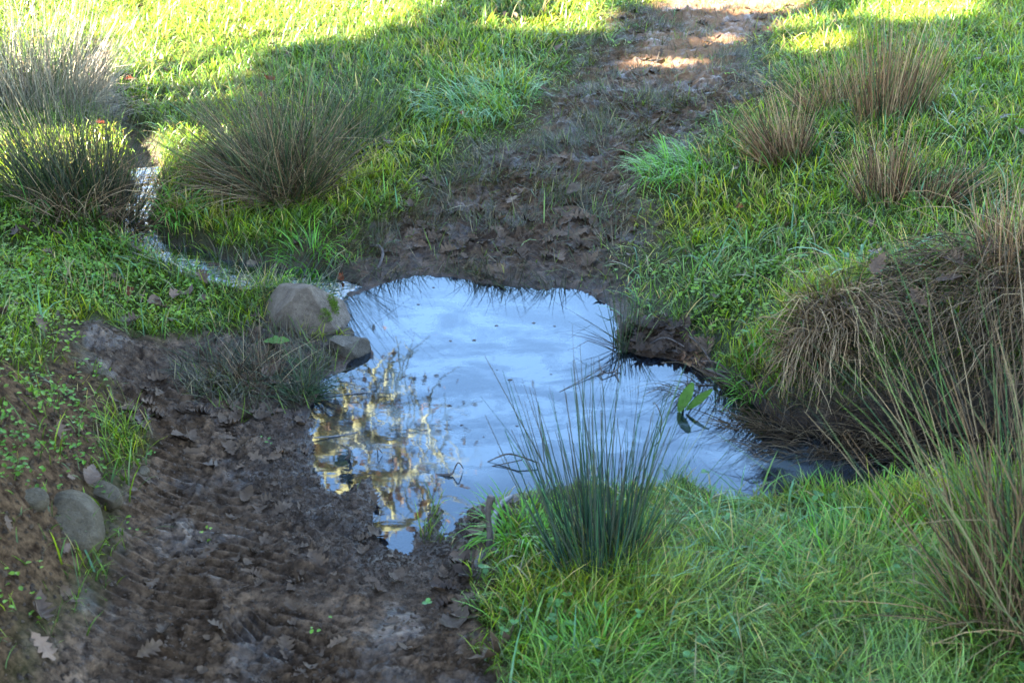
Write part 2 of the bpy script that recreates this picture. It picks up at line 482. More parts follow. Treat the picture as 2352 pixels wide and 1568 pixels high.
def mat_rock(name, ca, cb, cc, scale=1.0, rough=.6):
    m = NT(name); P = m.pos()
    n = m.noise(20 * scale, 8, .68, P); n2 = m.noise(110 * scale, 6, .75, P)
    c = m.ramp(n, [(.32, ca), (.52, cb), (.72, cc)])
    c = m.mix(m.math('MULTIPLY', m.ramp(n2, [(.45, (0, 0, 0)), (.7, (1, 1, 1))]), .35), c, (.03, .024, .018))
    b = m.bump(n, 1.0, .035); b = m.bump(n2, .8, .007, b)
    return m.done(m.bsdf(c, rough, b, .2))

def mat_wood(name, ca, cb, rough=.7):
    m = NT(name); P = m.pos()
    mp = m.t.nodes.new("ShaderNodeMapping"); mp.inputs["Scale"].default_value = (1, 1, .35); m.l(P, mp.inputs[0])
    n = m.noise(60, 6, .65, mp.outputs[0])
    return m.done(m.bsdf(m.ramp(n, [(.35, ca), (.65, cb)]), rough, m.bump(n, .7, .006), .35))

def mat_water(name, rip=.25, rscale=9.0, silt=True, ior=1.55):
    m = NT(name); P = m.pos()
    mp = m.t.nodes.new("ShaderNodeMapping"); mp.inputs["Scale"].default_value = (1.0, 1.9, 1.0); m.l(P, mp.inputs[0])
    v = mp.outputs[0]
    n = m.noise(rscale, 2, .5, v); n2 = m.noise(rscale * 4.2, 2, .5, v)
    if silt:
        z = m.attr("rip").outputs["Fac"]
        h = m.math('ADD', m.math('MULTIPLY', n, m.math('ADD', .15, z)), m.math('MULTIPLY', n2, m.math('MULTIPLY', z, .22)))
    else:
        h = m.math('ADD', n, m.math('MULTIPLY', n2, .35))
    nrm = m.bump(h, rip, .03)
    fr = m.t.nodes.new("ShaderNodeFresnel"); fr.inputs["IOR"].default_value = ior; m.l(nrm, fr.inputs["Normal"])
    gl = m.t.nodes.new("ShaderNodeBsdfGlossy"); gl.inputs["Roughness"].default_value = .015; gl.inputs["Color"].default_value = (.74, .90, 1, 1) if silt else (.46, .53, .60, 1)
    m.l(nrm, gl.inputs["Normal"])
    df = m.t.nodes.new("ShaderNodeBsdfDiffuse")
    tr = m.t.nodes.new("ShaderNodeBsdfTransparent"); tr.inputs[0].default_value = (.62, .52, .38, 1)
    mx = m.t.nodes.new("ShaderNodeMixShader")
    if silt:
        # milky silt hanging in the water, torn into streaks over darker clear patches
        w = m.t.nodes.new("ShaderNodeTexNoise"); w.inputs["Scale"].default_value = 4.2; w.inputs["Detail"].default_value = 9; w.inputs["Roughness"].default_value = .68; w.inputs["Distortion"].default_value = .5
        m.l(v, w.inputs["Vector"])
        s1 = m.ramp(w.outputs["Fac"], [(.42, (.0, .0, .0)), (.58, (1, 1, 1))])
        deep = m.attr("deep").outputs["Fac"]  # also carries the painted dark reflection under the right bank
        s1 = m.math('MULTIPLY', s1, deep)
        c = m.mix(s1, (.010, .016, .024), (.095, .115, .120))
        m.l(c, df.inputs[0])
        m.l(m.math('SUBTRACT', .72, m.math('MULTIPLY', m.math('MULTIPLY', deep, .5), m.math('ADD', .35, s1))), mx.inputs[0])
    else:
        df.inputs[0].default_value = (.02, .016, .010, 1); mx.inputs[0].default_value = .85
    m.l(df.outputs[0], mx.inputs[1]); m.l(tr.outputs[0], mx.inputs[2])
    m2 = m.t.nodes.new("ShaderNodeMixShader")
    m.l(fr.outputs[0], m2.inputs[0]); m.l(mx.outputs[0], m2.inputs[1]); m.l(gl.outputs[0], m2.inputs[2])
    return m.done(m2.outputs[0])

M_GROUND = mat_ground()
M_GRASS = mat_veg("grass_blade", .36, .38, .38, 1.4)
M_RUSH = mat_veg("rush_stem", .6, .12, .22, 1.0)
M_WEED = mat_veg("weed_leaf", .4, .3, .4, 1.3)
M_CROWN = mat_veg("tree_leaf", .6, .15, .3, 1.0)
M_MUDLEAF = mat_leaf("muddy_leaf", (.066, .040, .023), (.120, .076, .046), .6, .85, .03)
M_WETLEAF = mat_leaf("wet_dark_leaf", (.030, .017, .009), (.085, .050, .030), .36, .35, .03)
M_REDLEAF = mat_leaf("russet_leaf", (.26, .060, .025), (.17, .050, .022), .45, .05)
M_TANLEAF = mat_leaf("tan_leaf", (.15, .09, .055), (.09, .055, .035), .45, .15)
M_PALELEAF = mat_leaf("pale_leaf", (.17, .115, .075), (.10, .066, .042), .5, .1)
M_GREENLEAF = mat_leaf("green_leaf", (.045, .10, .012), (.075, .14, .02), .4, .0, .3)
M_ROCK = mat_rock("boulder_stone", (.085, .056, .036), (.165, .118, .080), (.24, .175, .125))
M_SLAB = mat_rock("slab_stone", (.040, .028, .018), (.090, .068, .046), (.15, .118, .084))
M_BANKROCK = mat_rock("bank_stone", (.060, .040, .018), (.105, .074, .040), (.15, .110, .066))
M_STICK = mat_wood("stick_bark", (.030, .022, .017), (.095, .070, .055))
M_ROOT = mat_wood("pale_root", (.07, .062, .058), (.20, .18, .17), .5)
M_BARK = mat_wood("tree_bark", (.27, .215, .085), (.48, .39, .18), .85)
M_SHBARK = mat_wood("dark_bark", (.06, .05, .04), (.13, .11, .09), .9)
M_MOSS = mat_veg("moss", .8, .2, .2, 1.2)
M_WATER = mat_water("pool_water", .0045, 8.0, True, 1.75)
M_STREAM = mat_water("stream_water", .14, 13.0, False, 1.33)

# ------------------------------------------------------------------ ground sheet
ny, nx = GX.shape
V = np.stack([GX.ravel(), GY.ravel(), HG.ravel()], 1)
idx = np.arange(ny * nx).reshape(ny, nx)
Q = np.stack([idx[:-1, :-1].ravel(), idx[:-1, 1:].ravel(), idx[1:, 1:].ravel(), idx[1:, :-1].ravel()], 1)
me = mesh_tris("ground", V, Q, None, M_GROUND)
wet = np.clip(np.exp(-np.maximum(sd, 0) / .16) * .95 + .25 * m_mud * sstep(fbm(GX, GY, .5, 3, 51), -.2, .5) + (1 - k) * infl, 0, 1)
def addcol(me, name, r, g, b):
    a_ = me.color_attributes.new(name, 'FLOAT_COLOR', 'POINT')
    c = np.ones((r.size, 4), dtype=np.float32); c[:, 0] = r.ravel(); c[:, 1] = g.ravel(); c[:, 2] = b.ravel()
    a_.data.foreach_set("color", c.ravel())
pool_in = sstep(-sd, -.05, 0)
addcol(me, "z1", np.clip(mud_all + pool_in, 0, 1), wet, m_dry)
addcol(me, "z2", msk_soil, m_pen, m_str)
g = put("ground", me, kind="structure")

# ------------------------------------------------------------------ water
wx = np.arange(-1.35, 3.9, .03); wy = np.arange(1.7, 5.0, .03)
WX, WY = np.meshgrid(wx, wy)
wsd = poly_sd(WX, WY, POOL)
vi = np.arange(WX.size).reshape(WX.shape)
Q = np.stack([vi[:-1, :-1].ravel(), vi[:-1, 1:].ravel(), vi[1:, 1:].ravel(), vi[1:, :-1].ravel()], 1)
keep = wsd[:-1, :-1].ravel() < .22
Q = Q[keep]
used, inv = np.unique(Q.ravel(), return_inverse=True)
V = np.stack([WX.ravel(), WY.ravel(), np.zeros(WX.size)], 1)[used]
me = mesh_tris("water", V, inv.reshape(-1, 4), None, M_WATER)
cx, cy = at_h(830, 1010)
ripv = np.exp(-(((WX - cx) / .42) ** 2 + ((WY - cy) / .45) ** 2)).ravel()[used]
deep_bankdark = sstep(-wsd, -.01, .16).ravel()[used] * sstep(WX.ravel()[used], 1.0, .6)  # depth from the shore; right end darkened, the bank's dark reflection painted in
for nm, val in (("rip", ripv), ("deep", deep_bankdark)):
    a_ = me.attributes.new(nm, 'FLOAT', 'POINT'); a_.data.foreach_set("value", val.astype(np.float32))
put("water", me, kind="structure")

V = []; T = []
ss = np.linspace(0, 13.7, 120)
first = True
for i, s in enumerate(ss):
    if s < 4.3: first = True; continue
    p = np.array([np.interp(s, np.arange(len(SPTS)), SPTS[:, 0]), np.interp(s, np.arange(len(SPTS)), SPTS[:, 1])])
    q = np.array([np.interp(min(s + .1, 14), np.arange(len(SPTS)), SPTS[:, 0]), np.interp(min(s + .1, 14), np.arange(len(SPTS)), SPTS[:, 1])])
    d = (q - p) / (np.linalg.norm(q - p) + 1e-9); nrm = np.array([-d[1], d[0]])
    w = np.interp(s, np.arange(len(SW)), SW) + .022; z = np.interp(s, np.arange(len(SLV)), SLV) + .001
    base_i = len(V)
    for j in range(7):
        u = (j - 3) / 3.0
        V.append((p[0] + nrm[0] * w * u, p[1] + nrm[1] * w * u, z))
    if not first:
        for j in range(6):
            a0 = base_i - 7 + j
            T.append((a0, a0 + 1, a0 + 8, a0 + 7))
    first = False
put("stream", mesh_tris("stream", np.array(V), np.array(T), None, M_STREAM), kind="structure")

# ------------------------------------------------------------------ grass
def blades(x, y, L, W, az, th0, dth, col, z=None, twist=None, tipcol=None, segs=3, wprof=(1, .9, .6)):
    """grass blades as curved tapering strips; returns V, T, C"""
    n = len(x)
    z = (H(x, y) - .004) if z is None else z
    px_, py_, pz_ = x.copy(), y.copy(), z.copy()
    sx, sy = -np.sin(az), np.cos(az)
    if twist is not None:
        sx, sy = np.cos(twist), np.sin(twist)
    Vs = []; Cs = []
    for i in range(segs):
        w = W * wprof[i] * .5
        Vs.append(np.stack([px_ - sx * w, py_ - sy * w, pz_], 1)); Vs.append(np.stack([px_ + sx * w, py_ + sy * w, pz_], 1))
        f = i / segs
        cc = col * (1 - f) + (tipcol if tipcol is not None else col) * f
        Cs.append(cc); Cs.append(cc)
        th = th0 + dth * (i + .5)
        st = L / segs
        px_ = px_ + np.cos(az) * np.sin(th) * st; py_ = py_ + np.sin(az) * np.sin(th) * st; pz_ = pz_ + np.cos(th) * st
    Vs.append(np.stack([px_, py_, pz_], 1)); Cs.append(tipcol if tipcol is not None else col)
    nv = 2 * segs + 1
    V = np.stack(Vs, 1).reshape(-1, 3); C = np.stack(Cs, 1).reshape(-1, 3)
    base = (np.arange(n) * nv)[:, None]
    t = []
    for i in range(segs - 1):
        a = 2 * i
        t += [(a, a + 1, a + 3), (a, a + 3, a + 2)]
    t.append((2 * segs - 2, 2 * segs - 1, 2 * segs))
    T = (base[:, :, None] + np.array(t)[None]).reshape(-1, 3)
    return V, T, C

def inframe(x, y, mx=260, my=200):
    z = H(x, y); a, b, dep = project(x, y, z)
    return (a > -mx) & (a < 2352 + mx) & (b > -my) & (b < 1568 + my + 60) & (dep > .3)

def scatter(n, box=(-4.6, 4.6, 1.3, 10.5)):
    x = rng.uniform(box[0], box[1], n); y = rng.uniform(box[2], box[3], n)
    m = inframe(x, y); return x[m], y[m]

def zone(F, x, y): return interp(F, x, y)

land = (HG > .006) * 1.0
G_DENS = np.clip(1 - .97 * m_path - m_mud - .93 * msk_soil - 1.0 * m_pen - .35 * m_weed - m_str * .96, 0, 1) * sstep(sd, .0, .05)
G_DENS = np.where(sd < 0, 0, G_DENS)
dep_noise = sstep(fbm(GX, GY, .22, 3, 61), -.75, .05)
G_DENS = G_DENS * (.22 + .78 * dep_noise * sstep(fbm(GX, GY, .07, 2, 63), -.9, .1))

PAL = np.array([[.095, .165, .007], [.150, .205, .008], [.055, .120, .010], [.205, .225, .012], [.105, .170, .045], [.34, .25, .09], [.16, .12, .04]])

def grass_patch(n, name, label, boxes, sel, lenf=1.0, wid=.0027, widfar=.0056, straw=.05, deadfall=.06):
    x, y = scatter(n, boxes)
    m = sel(x, y); x, y = x[m], y[m]
    d = zone(G_DENS, x, y)
    dist = np.hypot(x, y)
    pr = d * np.clip(1.15 - .085 * np.maximum(dist - 2.2, 0), .4, 1)
    m = rng.random(len(x)) < pr; x, y, dist = x[m], y[m], dist[m]
    n = len(x)
    big = fbm(x, y, .30, 2, 71); big2 = fbm(x, y, .55, 2, 72); fld = fbm(x, y, .45, 2, 73) * math.pi * 1.6
    tuft = sstep(fbm(x, y, .11, 2, 74), -.2, .6)
    lush = zone(m_lush, x, y); weed = zone(m_weed, x, y); path = zone(m_path, x, y); sunf = zone(m_sun, x, y)
    edge = np.exp(-np.maximum(zone(sd, x, y), 0) / .05)
    L = (.034 + .030 * rng.random(n) + .042 * tuft * rng.random(n) + .018 * np.maximum(big, 0)) * lenf
    L *= 1 + .55 * lush; L *= 1 - .35 * weed; L *= 1 - .3 * path; L *= 1 - .18 * sunf; L *= 1 - .42 * zone(m_side, x, y)
    L *= np.clip(.5 + 1.25 * rng.random(n) ** 2, .5, 1.5) * (1 - .55 * np.exp(-np.maximum(zone(sd, x, y), 0) / .10) * (lush > .3))
    W = (wid + (widfar - wid) * np.clip((dist - 2.5) / 5, 0, 1)) * (.6 + .9 * rng.random(n))
    lean = .45 + .55 * lush * sstep(big2, -.3, .4)
    az = fld + rng.normal(0, 1.6 - .5 * lush, n)
    az = np.where(rng.random(n) < .38, rng.uniform(0, 6.28, n), az)
    th0 = np.abs(rng.normal(.22, .28, n)) + .35 * lean * rng.random(n) + path * .8
    dth = rng.uniform(.05, .50, n) * (.6 + lean)
    # colour
    r = rng.random(n)
    hue = fbm(x, y, .5, 3, 75); hue2 = fbm(x, y, .17, 2, 76)
    ci = np.zeros(n, int)
    q = hue * .5 + hue2 * .4 + rng.normal(0, .28, n)
    ci[q > .12] = 1; ci[q > .42] = 3; ci[q < -.15] = 2; ci[q < -.45] = 4
    c = PAL[ci]
    bl = (lush * .55 * sstep(big2, -.5, .5))[:, None]; c = c * (1 - bl) + np.array([.115, .20, .070]) * bl  # greener patches, with a bluish sky sheen painted into their colour
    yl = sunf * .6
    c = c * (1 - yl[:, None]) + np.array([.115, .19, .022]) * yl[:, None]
    fall = rng.random(n) < deadfall + .25 * path
    c = np.where(fall[:, None], PAL[6], c)
    stw = rng.random(n) < straw * (.3 + 1.5 * (hue2 > .1))
    c = np.where(stw[:, None], PAL[5], c)
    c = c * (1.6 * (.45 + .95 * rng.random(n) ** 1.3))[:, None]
    base = c * np.array([.24, .22, .3])  # roots painted darker for depth, standing in for shade in the sward
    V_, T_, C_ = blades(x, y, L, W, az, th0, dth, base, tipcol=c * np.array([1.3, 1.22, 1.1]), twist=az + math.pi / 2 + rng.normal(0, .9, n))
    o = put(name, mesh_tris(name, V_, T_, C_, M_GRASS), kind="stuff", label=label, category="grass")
    return o

near_x = lambda x, y: np.ones(len(x), bool)
poolx, pooly = at_h(1150, 1000)
is_fr = lambda x, y: (y < 3.05) & (x > -.2)
is_left = lambda x, y: (x < -.35) & (y < 4.35) & ~is_fr(x, y)
def is_field(x, y): return (x < at_h(1250, 300)[0] + .18 * (y - 5)) & ~is_fr(x, y) & ~is_left(x, y)
grass_patch(500000, "grass", "long pale green grass combed flat on the near right bank of the pool", (-.3, 3.2, 1.3, 3.1), is_fr, .95, .0024, .003)
grass_patch(330000, "grass", "short sparse grass on the low ground left of the stream", (-4.2, -.3, 1.3, 4.4), is_left, .95)
grass_patch(370000, "grass", "sunlit and shaded meadow grass beyond the big rush clump", (-4.6, 1.6, 3.2, 10.5), is_field)
grass_patch(395000, "grass", "deep green grass on the slope right of the muddy path", (-.3, 4.6, 2.8, 10.5), lambda x, y: ~is_fr(x, y) & ~is_left(x, y) & ~is_field(x, y))

# longer single blades standing out of the sward
def stray(n, name, label, sel, box):
    x, y = scatter(n, box); m = sel(x, y) & (rng.random(len(x)) < zone(G_DENS, x, y) * sstep(fbm(x, y, .35, 2, 77), -.3, .4)); x, y = x[m], y[m]; n = len(x)
    lush = zone(m_lush, x, y)
    c = np.array([[.13, .27, .11], [.15, .30, .04], [.20, .30, .06], [.30, .25, .12], [.10, .20, .09]])[rng.integers(0, 5, n)] * rng.uniform(.7, 1.2, (n, 1))
    V_, T_, C_ = blades(x, y, rng.uniform(.07, .15, n), rng.uniform(.0025, .0055, n), rng.uniform(0, 6.28, n), np.abs(rng.normal(.35, .3, n)), rng.uniform(.1, .6, n), c * .6, tipcol=c, segs=4, wprof=(.8, 1, .9, .6))
    put(name, mesh_tris(name, V_, T_, C_, M_GRASS), kind="stuff", label=label, category="grass")
stray(9000, "long_grass", "longer arching blades standing out of the near right grass", is_fr, (-.3, 3.2, 1.3, 3.1))
stray(16000, "long_grass", "longer arching blades scattered over the slope right of the path", lambda x, y: ~is_fr(x, y) & ~is_left(x, y) & ~is_field(x, y), (-.3, 4.6, 2.8, 7.5))
stray(13000, "long_grass", "longer blades scattered in the grass left of the path", lambda x, y: is_field(x, y) | is_left(x, y), (-4.2, 1.6, 1.8, 7.0))

# flattened muddy grass on the path and round the pool
def muddy_grass(n, name, label, F, box):
    x, y = scatter(n, box)
    pr = zone(F, x, y) * (zone(sd, x, y) > .01)
    cl = sstep(fbm(x, y, .16, 3, 81), -.15, .5)
    m = rng.random(len(x)) < pr * (.10 + .90 * cl); x, y = x[m], y[m]; n = len(x)
    az = fbm(x, y, .25, 2, 82) * 5 + rng.normal(0, 1.0, n)
    L = rng.uniform(.03, .095, n); th0 = rng.normal(.95, .35, n).clip(.1, 1.45); dth = rng.uniform(-.1, .22, n)
    c = np.array([[.040, .034, .012], [.075, .058, .026], [.040, .050, .010], [.20, .15, .08], [.10, .15, .012]])[rng.choice(5, n, p=[.36, .26, .2, .10, .08])] * (.7 + .6 * rng.random(n))[:, None]
    V_, T_, C_ = blades(x, y, L, rng.uniform(.0016, .0032, n), az, th0, dth, c, z=H(x, y) + .001)
    put(name, mesh_tris(name, V_, T_, C_, M_GRASS), kind="stuff", label=label, category="grass")
muddy_grass(420000, "trampled_grass", "dark muddy grass trampled flat along the path beyond the pool", m_path * (1 - .75 * m_dry), (-1.5, 2.5, 3.6, 10))
Z_SEDGE = wpoly([(430,760),(620,740),(760,800),(740,930),(560,960),(430,900)])
m_sedge = sstep(-poly_sd(cl_x, cl_y, Z_SEDGE), -.05, .08)
muddy_grass(90000, "trampled_grass", "grey muddy grass blades lying on the mud below the boulder", m_sedge, (-1.4, 0, 2.5, 4.5))

# ------------------------------------------------------------------ low broad-leaved weeds
def leaflets(x, y, z, size, az, tilt, col, asp=.8):
    """small rounded leaves: six sided fans folded a little along the rib"""
    n = len(x)
    prof = np.array([[0, 0, 0], [.30, .42, .10], [.72, .40, .10], [1, 0, -.06], [.72, -.40, .10], [.30, -.42, .10], [.5, 0, -.0]])
    ca, sa = np.cos(az), np.sin(az); ct, st_ = np.cos(tilt), np.sin(tilt)
    Vs = []
    for p in prof:
        lx = p[0] * size; ly = p[1] * size * asp; lz = p[2] * size
        fx = lx * ct - lz * st_; fz = lx * st_ + lz * ct
        Vs.append(np.stack([x + fx * ca - ly * sa, y + fx * sa + ly * ca, z + fz], 1))
    V = np.stack(Vs, 1).reshape(-1, 3)
    t = np.array([(6, 0, 1), (6, 1, 2), (6, 2, 3), (6, 3, 4), (6, 4, 5), (6, 5, 0)])
    t = np.array([(0, 5, 4), (0, 4, 3), (0, 3, 2), (0, 2, 1)])
    T = ((np.arange(n) * 7)[:, None, None] + t[None]).reshape(-1, 3)
    C = np.repeat(col, 7, axis=0)
    return V, T, C

G_WEED = np.clip(.50 * m_weed + .04 * msk_soil + .07, 0, 1)
Z_W2 = wpoly([(1500,620),(1700,560),(1900,600),(1820,720),(1720,800),(1560,720)])
Z_W3 = wpoly([(2050,600),(2352,500),(2400,640),(2100,690)])
Z_W4 = wpoly([(1100,1400),(1350,1350),(1450,1568),(1180,1568)])
Z_W5 = wpoly([(330,560),(450,420),(560,460),(520,600)])
Z_W6 = wpoly([(-100,820),(120,870),(240,960),(200,1050),(90,1130),(-100,1160)])
Z_W7 = wpoly([(1150,130),(1300,150),(1250,260),(1050,280),(1000,200)])
for zp, am in ((Z_W2, .75), (Z_W3, .6), (Z_W4, .38), (Z_W5, .5), (Z_W6, .7), (Z_W7, .4)):
    G_WEED = np.maximum(G_WEED, am * sstep(-poly_sd(cl_x, cl_y, zp), -.05, .08))
G_WEED = G_WEED * (1 - m_path) * (1 - m_mud * .97) * (1 - m_pen) * sstep(sd, 0, .04) * (1 - np.clip(m_str, 0, 1))

def weeds(n, name, label, box, sel, smin=.006, smax=.013, clover=False, lift=(.004, .045)):
    x, y = scatter(n, box)
    m = sel(x, y); x, y = x[m], y[m]
    cl = sstep(fbm(x, y, .13, 3, 91), -.35, .35)
    m = rng.random(len(x)) < zone(G_WEED, x, y) * (.1 + .9 * cl); x, y = x[m], y[m]; n = len(x)
    if n == 0: return
    kk = 4
    xs = np.repeat(x, kk); ys = np.repeat(y, kk); m_ = len(xs)
    hgt = np.repeat(rng.uniform(lift[0], lift[1], n), kk)
    if clover:
        az = np.repeat(rng.uniform(0, 6.28, n), kk) + np.tile(np.arange(kk) * 2.094, n)
        xs2, ys2 = xs, ys; z = H(xs, ys) + hgt
        keep = np.tile(np.arange(kk) < 3, n)
        sz = np.repeat(rng.uniform(smin, smax, n), kk)
    else:
        az = rng.uniform(0, 6.28, m_)
        xs2 = xs + rng.normal(0, .010, m_); ys2 = ys + rng.normal(0, .010, m_)
        z = H(xs2, ys2) + hgt * rng.uniform(.3, 1, m_)
        keep = np.ones(m_, bool)
        sz = rng.uniform(smin, smax, m_)
    far = np.clip((np.hypot(xs, ys) - 3) / 5, 0, 1); sz = sz * (1 + .5 * far)
    hue = fbm(xs, ys, .3, 2, 92)
    c = np.array([.095, .170, .010]) + np.clip(hue, -1, 1)[:, None] * np.array([.05, .03, -.003])
    if clover: c = np.array([.060, .140, .030]) + 0 * c
    c = c * (1.3 * (.65 + .7 * rng.random(m_)))[:, None]
    V_, T_, C_ = leaflets(xs2[keep], ys2[keep], z[keep], sz[keep], az[keep], rng.normal(.15, .35, m_)[keep], c[keep], 1.0 if clover else .8)
    put(name, mesh_tris(name, V_, T_, C_, M_WEED), kind="stuff", label=label, category="weeds")
allsel = lambda x, y: np.ones(len(x), bool)
weeds(42000, "weed_patch", "bright green small-leaved weeds carpeting the bank left of the stream", (-4.2, -.3, 1.3, 4.4), is_left, .007, .014)
weeds(90000, "weed_patch", "low leafy weeds among the grass right of the pool", (-.3, 4.6, 2.9, 9), lambda x, y: ~is_field(x, y) & ~is_fr(x, y) & ~is_left(x, y), .007, .017)
weeds(90000, "weed_patch", "small weeds hidden in the meadow grass left of the path", (-4.6, 1.6, 3.4, 9), is_field, .006, .012)
weeds(16000, "clover", "clover leaves growing in the grass at the bottom right", (-.3, 3.2, 1.3, 3.1), is_fr, .009, .016, True, (.015, .06))

# ------------------------------------------------------------------ rushes
def stems(P0, D0, L, R, grav, col, tip=None, segs=5, sides=3, wob=.0, floor=True, kink=None):
    """thin tapering tubes that bend under their weight; P0, D0 arrays (n,3)"""
    n = len(L)
    P = P0.copy(); D_ = D0 / np.linalg.norm(D0, axis=1, keepdims=True)
    rings = []; cols = []
    for i in range(segs + 1):
        f = i / segs
        r = R * (1 - .78 * f)
        up = np.array([0., 0., 1.])
        s1 = np.cross(D_, up); s1 /= (np.linalg.norm(s1, axis=1, keepdims=True) + 1e-9)
        s2 = np.cross(D_, s1)
        for kq in range(sides):
            a = 2 * math.pi * kq / sides
            rings.append(P + (s1 * math.cos(a) + s2 * math.sin(a)) * r[:, None])
            cols.append(col * (1 - f) + (tip if tip is not None else col) * f)
        if i < segs:
            P = P + D_ * (L / segs)[:, None]
            if floor:
                hz = H(P[:, 0], P[:, 1]); hz = np.maximum(hz, 0) + .004
                P[:, 2] = np.maximum(P[:, 2], hz)
            D_ = D_ + np.array([0, 0, -1.]) * (grav * (.5 + f))[:, None] / segs + rng.normal(0, wob, (n, 3))
            if kink is not None and i == segs // 2:
                D_ = np.where(kink[:, None], D_ * np.array([1, 1, .2]) + rng.normal(0, .8, (n, 3)) + np.array([0, 0, -.8]), D_)
            D_ /= np.linalg.norm(D_, axis=1, keepdims=True)
    nv = (segs + 1) * sides
    V = np.stack(rings, 1).reshape(-1, 3); C = np.stack(cols, 1).reshape(-1, 3)
    t = []
    for i in range(segs):
        for kq in range(sides):
            a = i * sides + kq; b = i * sides + (kq + 1) % sides
            t += [(a, b, b + sides), (a, b + sides, a + sides)]
    T = ((np.arange(n) * nv)[:, None, None] + np.array(t)[None]).reshape(-1, 3)
    return V, T, C

GREENS = np.array([[.055, .105, .030], [.025, .052, .020], [.085, .135, .026], [.14, .15, .055]])
BROWNS = np.array([[.19, .110, .050], [.085, .048, .020], [.28, .17, .085], [.42, .29, .155], [.12, .078, .042]])
REDB = np.array([[.22, .110, .048], [.10, .047, .020], [.32, .18, .085], [.44, .28, .145]])
STRAW = np.array([[.36, .30, .20], [.28, .22, .15], [.42, .36, .26]])

def stem_part(name, root, n, ctr, rad, hgt, pal, spread, lean=(0, 0), grav=.35, thick=.0016, lmin=.5, tipc=None, kinkp=.0, ell=(1, 1), segs=5, wob=.03):
    a = rng.uniform(0, 2 * math.pi, n); rr = np.sqrt(rng.random(n)) * rad
    ox, oy = np.cos(a) * rr * ell[0], np.sin(a) * rr * ell[1]
    x = ctr[0] + ox; y = ctr[1] + oy
    z = np.maximum(H(x, y), 0) - .01
    out_ = np.stack([ox, oy], 1) / (rad + 1e-6)
    nb_ = max(3, int(n / 28)); bid = rng.integers(0, nb_, n)
    blean = rng.normal(0, spread * .62, (nb_, 2)); bh = rng.uniform(.62, 1.12, nb_); bc = rng.uniform(0, 1, nb_)
    out_ = out_ + blean[bid] / max(spread, .05) * .8
    d = np.stack([out_[:, 0] * spread + lean[0] + rng.normal(0, spread * .38, n), out_[:, 1] * spread + lean[1] + rng.normal(0, spread * .38, n), np.ones(n)], 1)
    L = hgt * (lmin * .8 + (1.1 - lmin * .8) * rng.random(n)) * (1.12 - .25 * rr / rad) * bh[bid]
    c = pal[rng.integers(0, len(pal), n)] * ((.55 + .6 * rng.random(n)) * (.7 + .7 * bc[bid]))[:, None]
    tip = c * 1.1 if tipc is None else np.where((rng.random(n) < .6)[:, None], np.array(tipc), c)
    V_, T_, C_ = stems(np.stack([x, y, z], 1), d, L, thick * (.7 + .6 * rng.random(n)), grav * (.3 + 1.4 * rng.random(n)), c * .85, tip, segs=segs, kink=(rng.random(n) < kinkp), wob=wob)
    org = np.array(root.location)
    o = put(name, mesh_tris(name, V_ - org, T_, C_, M_RUSH), root, kind="stuff")
    return o

def clump(px, py, label, parts, group=None, name="rush_clump"):
    p = at(px, py)
    root = empty(name, p, label=label, category="rushes")
    if group: root["group"] = group
    for kw in parts:
        kw = dict(kw); nm = kw.pop("name"); off = kw.pop("off", (0, 0))
        stem_part(nm, root, ctr=(p.x + off[0], p.y + off[1]), **kw)
    return root

clump(640, 435, "biggest rush clump, grey green and brown stems fanning above the stream", [
    dict(name="green_stems", n=480, rad=.14, hgt=.68, pal=GREENS, spread=.62, lean=(-.05, .05), grav=.30, thick=.0017, lmin=.45, tipc=(.11, .09, .06), kinkp=.04),
    dict(name="dead_stems", n=700, rad=.16, hgt=.52, pal=BROWNS, spread=.85, lean=(-.12, -.05), grav=.45, thick=.0017, lmin=.4, kinkp=.12),
    dict(name="fallen_stems", n=330, rad=.15, hgt=.42, pal=BROWNS, spread=1.2, lean=(-1.3, -.55), grav=.9, thick=.0016, lmin=.5, kinkp=.1)])
clump(820, 330, "thin upright green rushes at the right edge of the biggest clump", [
    dict(name="green_stems", n=170, rad=.11, hgt=.46, pal=GREENS, spread=.28, lean=(.02, 0), grav=.12, thick=.0016, lmin=.4, tipc=(.05, .07, .04))])
clump(165, 455, "dark green rush clump left of the stream in front of the bright one", [
    dict(name="green_stems", n=800, rad=.17, hgt=.52, pal=GREENS * .7, spread=.36, lean=(-.05, 0), grav=.22, thick=.0017, lmin=.4, tipc=(.12, .10, .07), ell=(1.25, .8)),
    dict(name="dead_stems", n=420, rad=.16, hgt=.34, pal=BROWNS, spread=.8, lean=(.45, -.15), grav=.9, thick=.0017, lmin=.4, kinkp=.2, off=(.08, -.05))])
clump(60, 235, "straw coloured rush clump glaring in the sun at the top left", [
    dict(name="dead_stems", n=900, rad=.24, hgt=.55, pal=STRAW, spread=.45, lean=(.08, 0), grav=.25, thick=.0022, lmin=.4, kinkp=.06, ell=(1.3, .8)),
    dict(name="green_stems", n=160, rad=.2, hgt=.5, pal=GREENS, spread=.4, grav=.2, thick=.002, lmin=.5),
    dict(name="fallen_stems", n=200, rad=.16, hgt=.35, pal=STRAW, spread=.7, lean=(1.0, -.4), grav=.9, thick=.002, lmin=.5, off=(.2, -.05))])
